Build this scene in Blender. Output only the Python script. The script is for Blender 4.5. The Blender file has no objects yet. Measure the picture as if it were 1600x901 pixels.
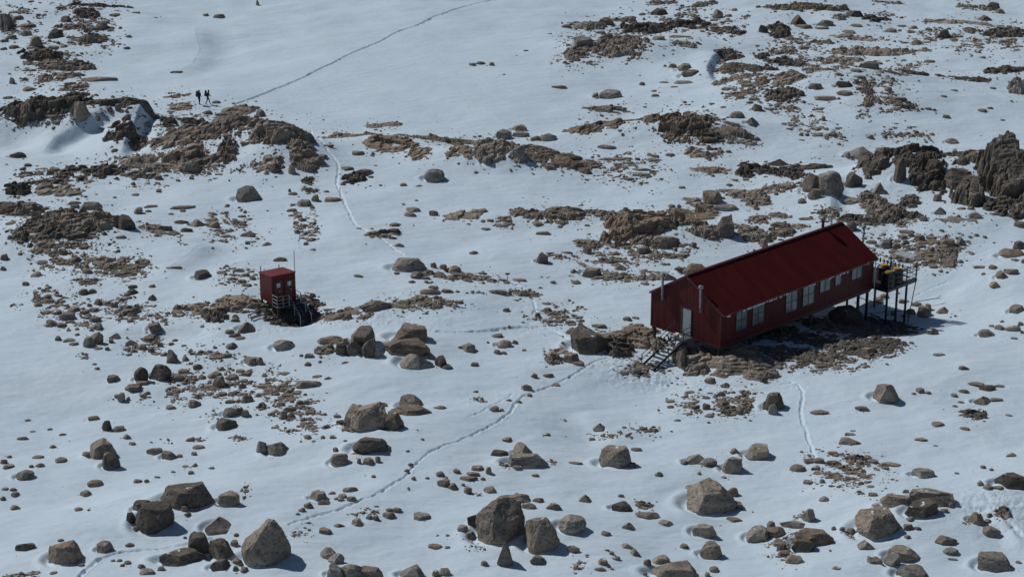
import bpy, bmesh, math, random
import numpy as np
from mathutils import Vector, Matrix

random.seed(7)
RNG = np.random.RandomState(11)
scene = bpy.context.scene
COL = scene.collection
PI = math.pi

# ------------------------------------------------------------------ noise
_P = np.random.RandomState(3).permutation(256)
_P = np.concatenate([_P, _P, _P]).astype(np.int64)
_G3 = np.random.RandomState(4).normal(size=(256, 3)); _G3 /= np.linalg.norm(_G3, axis=1)[:, None]
_a = np.random.RandomState(5).uniform(0, 2*PI, 256); _G2 = np.c_[np.cos(_a), np.sin(_a)]

def _fade(t): return t*t*t*(t*(t*6-15)+10)

def perlin2(x, y):
    xi = np.floor(x).astype(np.int64); yi = np.floor(y).astype(np.int64)
    xf = x-xi; yf = y-yi
    u = _fade(xf); v = _fade(yf)
    xi &= 255; yi &= 255
    def g(a, b, dx, dy):
        h = _P[_P[a]+b]
        return _G2[h, 0]*dx + _G2[h, 1]*dy
    x1 = (xi+1) & 255; y1 = (yi+1) & 255
    n00 = g(xi, yi, xf, yf); n10 = g(x1, yi, xf-1, yf)
    n01 = g(xi, y1, xf, yf-1); n11 = g(x1, y1, xf-1, yf-1)
    a = n00+u*(n10-n00); b = n01+u*(n11-n01)
    return (a+v*(b-a))*1.4

def perlin3(p):
    i = np.floor(p).astype(np.int64); f = p-i; w = _fade(f); i &= 255; j = (i+1) & 255
    out = 0
    for cx in (0, 1):
        X = (j if cx else i)[:, 0]; wx = w[:, 0] if cx else 1-w[:, 0]
        for cy in (0, 1):
            Y = (j if cy else i)[:, 1]; wy = w[:, 1] if cy else 1-w[:, 1]
            for cz in (0, 1):
                Z = (j if cz else i)[:, 2]; wz = w[:, 2] if cz else 1-w[:, 2]
                h = _P[_P[_P[X]+Y]+Z]
                d = f - np.array([cx, cy, cz])
                out = out + wx*wy*wz*(_G3[h]*d).sum(1)
    return out*1.5

def fbm3(p, octs=3):
    s = 0; a = 1.0
    for o in range(octs):
        s = s + a*perlin3(p*(2.03**o)+17.3*o); a *= .5
    return s

def fbm2(x, y, octs=3):
    s = 0; a = 1.0
    for o in range(octs):
        s = s + a*perlin2(x*(2.03**o)+13.7*o, y*(2.03**o)-7.1*o); a *= .5
    return s

def sstep(a, b, x):
    t = np.clip((x-a)/(b-a), 0, 1)
    return t*t*(3-2*t)

# ------------------------------------------------------------------ camera (photo pixels 1600x901 used as a survey of the place)
F = 3000.0
PITCH = math.radians(18.95)
HC = 58.485
cp, sp = math.cos(PITCH), math.sin(PITCH)
CAMP = np.array([0, 0, HC])

cam_d = bpy.data.cameras.new('camera'); cam = bpy.data.objects.new('camera', cam_d); COL.objects.link(cam)
cam_d.sensor_width = 36; cam_d.lens = 36*F/1600; cam_d.clip_start = 1; cam_d.clip_end = 6000
cam.location = (0, 0, HC); cam.rotation_euler = (PI/2-PITCH, 0, 0)
scene.camera = cam

def rays(px, py):
    a = (np.asarray(px, float)-800)/F; b = -(np.asarray(py, float)-450.5)/F
    return np.stack([a, cp+b*sp, -sp+b*cp], -1)

def at_z(px, py, z=0.0):
    d = rays(px, py); t = (z-HC)/d[..., 2]
    return CAMP + d*t[..., None]

# ------------------------------------------------------------------ terrain heights
TH = math.radians(44.5)                      # heading of the hut
HB = np.array([17.687, 151.929])             # its near corner
LX = np.array([math.cos(TH), math.sin(TH)]); NX = np.array([-math.sin(TH), math.cos(TH)])

def hut_xy(a, b): return HB + LX*a + NX*b

# crest pixel, height, semi-axes, turn : rises and hollows of the snow
BUMPS = []
def bump(px, py, h, rx, ry, rot=0):
    c = at_z(px, py, max(h, 0)); BUMPS.append((c[0], c[1], h, rx, ry, math.radians(rot)))
bump(110, 168, 3.1, 13, 4.5, -3)
bump(370, 192, 3.4, 9, 5, -8)
bump(440, 225, 2.2, 6, 5)
bump(600, 215, 1.0, 8, 4)
bump(780, 228, 2.1, 11, 3.5, -6)
bump(1050, 185, 2.3, 12, 4.5)
bump(960, 60, 1.8, 12, 6)
bump(1290, 120, 2.4, 16, 14)
bump(1565, 245, 3.2, 8, 5.5)
bump(1410, 240, 3.0, 7, 4, -5)
bump(1060, 340, 1.4, 6, 4, 0)
bump(870, 332, .7, 9, 3)
bump(90, 335, 2.6, 9, 6)
bump(255, 385, 1.1, 6, 4)
bump(1265, 285, 1.0, 6, 3)
bump(375, 470, .3, 5, 3)
bump(440, 490, -.3, 4, 3)
BUMPS.append((-19.1, 161.9, -.95, 2.5, 2.1, .6))
bump(300, 85, -2.0, 14, 14)
bump(60, 225, -1.0, 10, 5)
bump(960, 640, -.9, 7, 7)
bump(1030, 590, -.5, 4.0, 2.2)
bump(560, 540, .5, 8, 4)
bump(800, 800, .6, 5, 4)
bump(1480, 780, .7, 9, 5)
bump(420, 830, .4, 4, 3)
bump(290, 790, .6, 6, 4)
bump(620, 660, .6, 6, 4)
c = hut_xy(27, -1); BUMPS.append((c[0], c[1], -3.1, 11.5, 12.5, TH))
c = hut_xy(2, -1.5); BUMPS.append((c[0], c[1], .35, 5, 3, TH))

# drifts with a sharp lee edge: pixel polyline, drop (m), lee width
LIPS = []
def lip(pts, a, wl=4.0, wr=.7):
    q = at_z(np.array([p[0] for p in pts]), np.array([p[1] for p in pts]), 0.8)[:, :2]
    LIPS.append((q, a, wl, wr))
lip([(185, 245), (200, 222), (222, 198), (243, 178), (262, 172)], 1.1, 4, .7)
lip([(60, 230), (85, 214), (130, 207), (190, 200)], .7, 3, .9)
lip([(250, 112), (295, 88), (312, 62), (305, 42), (318, 22)], .5, 5, 2.2)
lip([(1112, 122), (1104, 105), (1112, 86), (1128, 72)], .8, 3, .6)
lip([(1298, 330), (1300, 290), (1310, 270)], .5, 3, .8)
lip([(240, 432), (300, 400), (330, 372)], .35, 4, 1.6)
lip([(170, 500), (330, 500), (352, 522)], .3, 3, 1.2)
lip([(905, 610), (945, 640), (975, 668)], .3, 4, 1.4)
lip([(1530, 780), (1580, 820), (1600, 850)], .25, 2, .6)

def poly_dist(x, y, q):
    best = np.full(x.shape, 1e9); side = np.zeros(x.shape); tt = np.zeros(x.shape); L = 0
    seg = np.diff(q, axis=0); ln = np.hypot(seg[:, 0], seg[:, 1]); tot = ln.sum()
    for k in range(len(seg)):
        dx, dy = seg[k]; px = x-q[k, 0]; py = y-q[k, 1]
        t = np.clip((px*dx+py*dy)/(ln[k]**2), 0, 1)
        ex = px-t*dx; ey = py-t*dy
        d = np.hypot(ex, ey); m = d < best
        best = np.where(m, d, best); side = np.where(m, np.sign(px*dy-py*dx), side)
        tt = np.where(m, L+t*ln[k], tt); L += ln[k]
    return best, side, tt, tot

def hgt(x, y):
    x = np.atleast_1d(np.asarray(x, float)); y = np.atleast_1d(np.asarray(y, float))
    z = np.zeros(np.broadcast(x, y).shape)
    for bx, by, h, rx, ry, r in BUMPS:
        dx = x-bx; dy = y-by; c, s = math.cos(r), math.sin(r)
        u = (dx*c+dy*s)/rx; v = (-dx*s+dy*c)/ry
        z = z + h*np.exp(-(u*u+v*v)*1.1)
    for q, a, wl, wr in LIPS:
        m = (x > q[:, 0].min()-14) & (x < q[:, 0].max()+14) & (y > q[:, 1].min()-14) & (y < q[:, 1].max()+14)
        if not m.any(): continue
        d, s, t, tot = poly_dist(x[m], y[m], q)
        taper = sstep(0, .25*tot, t)*sstep(0, .25*tot, tot-t)
        prof = np.where(s < 0, np.exp(-(d/wl)**2), np.exp(-(d/wr)**2)*1.0 - .45*np.exp(-((d-wr*1.8)/(wr*1.5))**2))
        z[m] += a*taper*prof
    near = sstep(60, 95, y)
    calm = 1-.75*np.exp(-((x-24)**2+(y-160)**2)/200.0)
    calm = calm*(1-.8*np.exp(-(((x+18)/26)**2+((y-262)/36)**2)))*(1-.6*np.exp(-(((x+40)/9)**2+((y-160)/12)**2)))
    z = z + near*calm*(.95*perlin2(x/31+3, y/31) + .46*perlin2(x/11, y/8+5) + .14*perlin2(x/4.1, y/3.2))
    w = x+.35*y
    z = z + near*(.045*perlin2(w/2.6+9, (y-.3*x)/1.1) + .016*perlin2(x/.7, y/.55))
    return z

def on(px, py):
    """points where the view rays of these survey pixels meet the snow"""
    px = np.atleast_1d(np.asarray(px, float)); py = np.atleast_1d(np.asarray(py, float))
    d = rays(px, py); t0 = (7-HC)/d[:, 2]; t1 = (-6-HC)/d[:, 2]
    out = np.zeros((len(px), 3)); K = 70
    for s in range(0, len(px), 4000):
        e = slice(s, s+4000)
        f = np.linspace(0, 1, K)
        t = t0[e, None]+(t1-t0)[e, None]*f
        P = CAMP+d[e, None, :]*t[..., None]
        g = P[..., 2]-hgt(P[..., 0].ravel(), P[..., 1].ravel()).reshape(P.shape[:2])
        k = np.argmax(g < 0, axis=1); k = np.clip(k, 1, K-1)
        r = np.arange(len(k)); ga = g[r, k-1]; gb = g[r, k]
        fr = np.clip(ga/(ga-gb+1e-9), 0, 1)
        tt = t[r, k-1]+fr*(t[r, k]-t[r, k-1])
        out[e] = CAMP+d[e]*tt[:, None]
    return out

def scale_at(P): return F/(P[..., 1]*cp-(P[..., 2]-HC)*sp)   # px per metre

# ------------------------------------------------------------------ materials
def mat(name):
    m = bpy.data.materials.new(name); m.use_nodes = True
    nt = m.node_tree; b = nt.nodes['Principled BSDF']
    return m, nt, b

def nd(nt, t, **kw):
    n = nt.nodes.new(t)
    for k, v in kw.items():
        if k.startswith('i_'): n.inputs[k[2:].replace('_', ' ')].default_value = v
        else: setattr(n, k, v)
    return n

def ramp(nt, stops, interp='LINEAR'):
    r = nt.nodes.new('ShaderNodeValToRGB'); r.color_ramp.interpolation = interp
    el = r.color_ramp.elements
    while len(el) > 1: el.remove(el[0])
    el[0].position = stops[0][0]; el[0].color = (*stops[0][1], 1)
    for p, c in stops[1:]:
        e = el.new(p); e.color = (*c, 1)
    return r

def plain(name, col, rough=.6, metal=0.0, var=.12, scale=3.0, bump=0.0):
    m, nt, b = mat(name); L = nt.links
    tc = nd(nt, 'ShaderNodeTexCoord'); n = nd(nt, 'ShaderNodeTexNoise', i_Scale=scale, i_Detail=5.0)
    L.new(tc.outputs['Object'], n.inputs['Vector'])
    lo = [c*(1-var*2) for c in col]; hi = [min(1, c*(1+var)) for c in col]
    r = ramp(nt, [(.3, lo), (.7, hi)]); L.new(n.outputs['Fac'], r.inputs['Fac']); L.new(r.outputs['Color'], b.inputs['Base Color'])
    b.inputs['Roughness'].default_value = rough; b.inputs['Metallic'].default_value = metal
    if bump:
        bp = nd(nt, 'ShaderNodeBump', i_Strength=bump, i_Distance=.02); L.new(n.outputs['Fac'], bp.inputs['Height']); L.new(bp.outputs['Normal'], b.inputs['Normal'])
    return m

def snow_mat():
    m, nt, b = mat('snow'); L = nt.links
    tc = nd(nt, 'ShaderNodeTexCoord')
    n1 = nd(nt, 'ShaderNodeTexNoise', i_Scale=.12, i_Detail=3.0); L.new(tc.outputs['Object'], n1.inputs['Vector'])
    r = ramp(nt, [(.35, SNOW_LO), (.65, SNOW_HI)]); L.new(n1.outputs['Fac'], r.inputs['Fac']); L.new(r.outputs['Color'], b.inputs['Base Color'])
    b.inputs['Roughness'].default_value = .55; b.inputs['Specular IOR Level'].default_value = .25
    mp = nd(nt, 'ShaderNodeMapping'); mp.inputs['Rotation'].default_value = (0, 0, .35); mp.inputs['Scale'].default_value = (.55, 1.5, 1)
    L.new(tc.outputs['Object'], mp.inputs['Vector'])
    n2 = nd(nt, 'ShaderNodeTexNoise', i_Scale=1.6, i_Detail=6.0, i_Roughness=.6); L.new(mp.outputs['Vector'], n2.inputs['Vector'])
    n3 = nd(nt, 'ShaderNodeTexNoise', i_Scale=12.0, i_Detail=5.0); L.new(tc.outputs['Object'], n3.inputs['Vector'])
    b1 = nd(nt, 'ShaderNodeBump', i_Strength=.6, i_Distance=.14); L.new(n2.outputs['Fac'], b1.inputs['Height'])
    b2 = nd(nt, 'ShaderNodeBump', i_Strength=.7, i_Distance=.045); L.new(n3.outputs['Fac'], b2.inputs['Height']); L.new(b1.outputs['Normal'], b2.inputs['Normal'])
    L.new(b2.outputs['Normal'], b.inputs['Normal'])
    return m
SNOW_LO = (.640, .772, .872); SNOW_HI = (.690, .812, .905)

def rock_mat(name, c1, c2, c3, lichen=(.10, .105, .07)):
    """weathered greywacke: two browns, darker joints, lichen patches, a little caught snow"""
    m, nt, b = mat(name); L = nt.links
    tc = nd(nt, 'ShaderNodeTexCoord'); oi = nd(nt, 'ShaderNodeObjectInfo'); ge = nd(nt, 'ShaderNodeNewGeometry')
    n1 = nd(nt, 'ShaderNodeTexNoise', i_Scale=.9, i_Detail=6.0, i_Roughness=.6); L.new(ge.outputs['Position'], n1.inputs['Vector'])
    r1 = ramp(nt, [(.30, c2), (.5, c1), (.72, c3)]); L.new(n1.outputs['Fac'], r1.inputs['Fac'])
    n2 = nd(nt, 'ShaderNodeTexNoise', i_Scale=5.5, i_Detail=8.0, i_Roughness=.7); L.new(ge.outputs['Position'], n2.inputs['Vector'])
    r2 = ramp(nt, [(.28, (.42, .42, .42)), (.55, (1, 1, 1)), (.8, (1.25, 1.22, 1.18))]); L.new(n2.outputs['Fac'], r2.inputs['Fac'])
    mx = nd(nt, 'ShaderNodeMix', data_type='RGBA', blend_type='MULTIPLY'); mx.inputs['Factor'].default_value = 1
    L.new(r1.outputs['Color'], mx.inputs['A']); L.new(r2.outputs['Color'], mx.inputs['B'])
    # per-stone tone
    mr = nd(nt, 'ShaderNodeMapRange'); mr.inputs['To Min'].default_value = .78; mr.inputs['To Max'].default_value = 1.22
    L.new(oi.outputs['Random'], mr.inputs['Value'])
    mv = nd(nt, 'ShaderNodeMix', data_type='RGBA', blend_type='MULTIPLY'); mv.inputs['Factor'].default_value = 1
    L.new(mx.outputs['Result'], mv.inputs['A']); L.new(mr.outputs['Result'], mv.inputs['B'])
    n4 = nd(nt, 'ShaderNodeTexNoise', i_Scale=2.2, i_Detail=7.0, i_Roughness=.65); L.new(ge.outputs['Position'], n4.inputs['Vector'])
    r4 = ramp(nt, [(.56, (0, 0, 0)), (.66, (.75, .75, .75))]); L.new(n4.outputs['Fac'], r4.inputs['Fac'])
    ml = nd(nt, 'ShaderNodeMix', data_type='RGBA'); L.new(r4.outputs['Color'], ml.inputs['Factor'])
    L.new(mv.outputs['Result'], ml.inputs['A']); ml.inputs['B'].default_value = (*lichen, 1)
    # snow caught on level ledges
    sx = nd(nt, 'ShaderNodeSeparateXYZ'); L.new(ge.outputs['True Normal'], sx.inputs['Vector'])
    up = nd(nt, 'ShaderNodeMapRange'); up.inputs['From Min'].default_value = .80; up.inputs['From Max'].default_value = .97; L.new(sx.outputs['Z'], up.inputs['Value'])
    n5 = nd(nt, 'ShaderNodeTexNoise', i_Scale=1.7, i_Detail=5.0, i_Roughness=.6); L.new(ge.outputs['Position'], n5.inputs['Vector'])
    r5 = ramp(nt, [(.63, (0, 0, 0)), (.65, (1, 1, 1))]); L.new(n5.outputs['Fac'], r5.inputs['Fac'])
    sm = nd(nt, 'ShaderNodeMath', operation='MULTIPLY'); L.new(up.outputs['Result'], sm.inputs[0]); L.new(r5.outputs['Color'], sm.inputs[1])
    ms = nd(nt, 'ShaderNodeMix', data_type='RGBA'); L.new(sm.outputs['Value'], ms.inputs['Factor'])
    L.new(ml.outputs['Result'], ms.inputs['A']); ms.inputs['B'].default_value = (.80, .84, .89, 1)
    L.new(ms.outputs['Result'], b.inputs['Base Color'])
    b.inputs['Roughness'].default_value = .92; b.inputs['Specular IOR Level'].default_value = .15
    n6 = nd(nt, 'ShaderNodeTexVoronoi', i_Scale=3.0); n6.feature = 'DISTANCE_TO_EDGE'; L.new(ge.outputs['Position'], n6.inputs['Vector'])
    b1 = nd(nt, 'ShaderNodeBump', i_Strength=.35, i_Distance=.10); L.new(n2.outputs['Fac'], b1.inputs['Height'])
    L.new(b1.outputs['Normal'], b.inputs['Normal'])
    return m

# ------------------------------------------------------------------ object helpers
def link(o, parent=None):
    COL.objects.link(o)
    if parent is not None: o.parent = parent
    return o

def tag(o, label=None, cat=None, group=None, kind=None):
    if label: o['label'] = label
    if cat: o['category'] = cat
    if group: o['group'] = group
    if kind: o['kind'] = kind
    return o

def fast_mesh(name, co, faces, n=3):
    """faces: int array (k,n)"""
    me = bpy.data.meshes.new(name)
    co = np.ascontiguousarray(co, np.float32); faces = np.ascontiguousarray(faces, np.int32)
    me.vertices.add(len(co)); me.vertices.foreach_set('co', co.ravel())
    me.loops.add(faces.size); me.loops.foreach_set('vertex_index', faces.ravel())
    me.polygons.add(len(faces)); me.polygons.foreach_set('loop_start', np.arange(len(faces), dtype=np.int32)*n)
    me.update(calc_edges=True)
    me.polygons.foreach_set('use_smooth', np.zeros(len(faces), bool))
    return me

def grid_faces(R, C):
    i = np.arange(R*C).reshape(R, C)
    return np.stack([i[:-1, :-1], i[:-1, 1:], i[1:, 1:], i[1:, :-1]], -1).reshape(-1, 4)

_ico = {}
def ico(k):
    if k not in _ico:
        bm = bmesh.new(); bmesh.ops.create_icosphere(bm, subdivisions=k, radius=1)
        bm.verts.ensure_lookup_table()
        v = np.array([q.co[:] for q in bm.verts]); f = np.array([[q.index for q in p.verts] for p in bm.faces]); bm.free()
        _ico[k] = (v, f)
    return _ico[k]

class MB:
    """collects boxes, bars and tubes; build() links them as ONE mesh object"""
    def __init__(s): s.bm = bmesh.new()
    def box(s, x0, y0, z0, x1, y1, z1, bev=0):
        M = Matrix.Translation(((x0+x1)/2, (y0+y1)/2, (z0+z1)/2)) @ Matrix.Diagonal((abs(x1-x0), abs(y1-y0), abs(z1-z0), 1))
        r = bmesh.ops.create_cube(s.bm, size=1, matrix=M)
        if bev:
            es = list({e for v in r['verts'] for e in v.link_edges})
            bmesh.ops.bevel(s.bm, geom=es, offset=bev, segments=1, affect='EDGES')
        return s
    def tube(s, a, b, r, r2=None, seg=8):
        a = Vector(a); b = Vector(b); d = b-a
        M = Matrix.Translation((a+b)/2) @ d.to_track_quat('Z', 'Y').to_matrix().to_4x4()
        bmesh.ops.create_cone(s.bm, cap_ends=True, segments=seg, radius1=r, radius2=r if r2 is None else r2, depth=d.length, matrix=M)
        return s
    def bar(s, a, b, w, h):
        a = Vector(a); b = Vector(b); d = b-a
        M = Matrix.Translation((a+b)/2) @ d.to_track_quat('Z', 'Y').to_matrix().to_4x4() @ Matrix.Diagonal((w, h, d.length, 1))
        bmesh.ops.create_cube(s.bm, size=1, matrix=M); return s
    def poly(s, pts, faces):
        vs = [s.bm.verts.new(p) for p in pts]
        for f in faces: s.bm.faces.new([vs[i] for i in f])
        return s
    def build(s, name, m, parent=None, smooth=False):
        bmesh.ops.recalc_face_normals(s.bm, faces=s.bm.faces[:])
        me = bpy.data.meshes.new(name); s.bm.to_mesh(me); s.bm.free()
        if smooth:
            me.polygons.foreach_set('use_smooth', [True]*len(me.polygons))
        me.materials.append(m)
        return link(bpy.data.objects.new(name, me), parent)

def empty(name, loc, rz=0):
    o = bpy.data.objects.new(name, None); o.location = loc; o.rotation_euler = (0, 0, rz); o.empty_display_size = .3
    return link(o)

def copy_tree(o, parent=None):
    c = o.copy(); COL.objects.link(c)
    if parent is not None: c.parent = parent
    for ch in list(o.children): copy_tree(ch, c)
    return c
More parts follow.
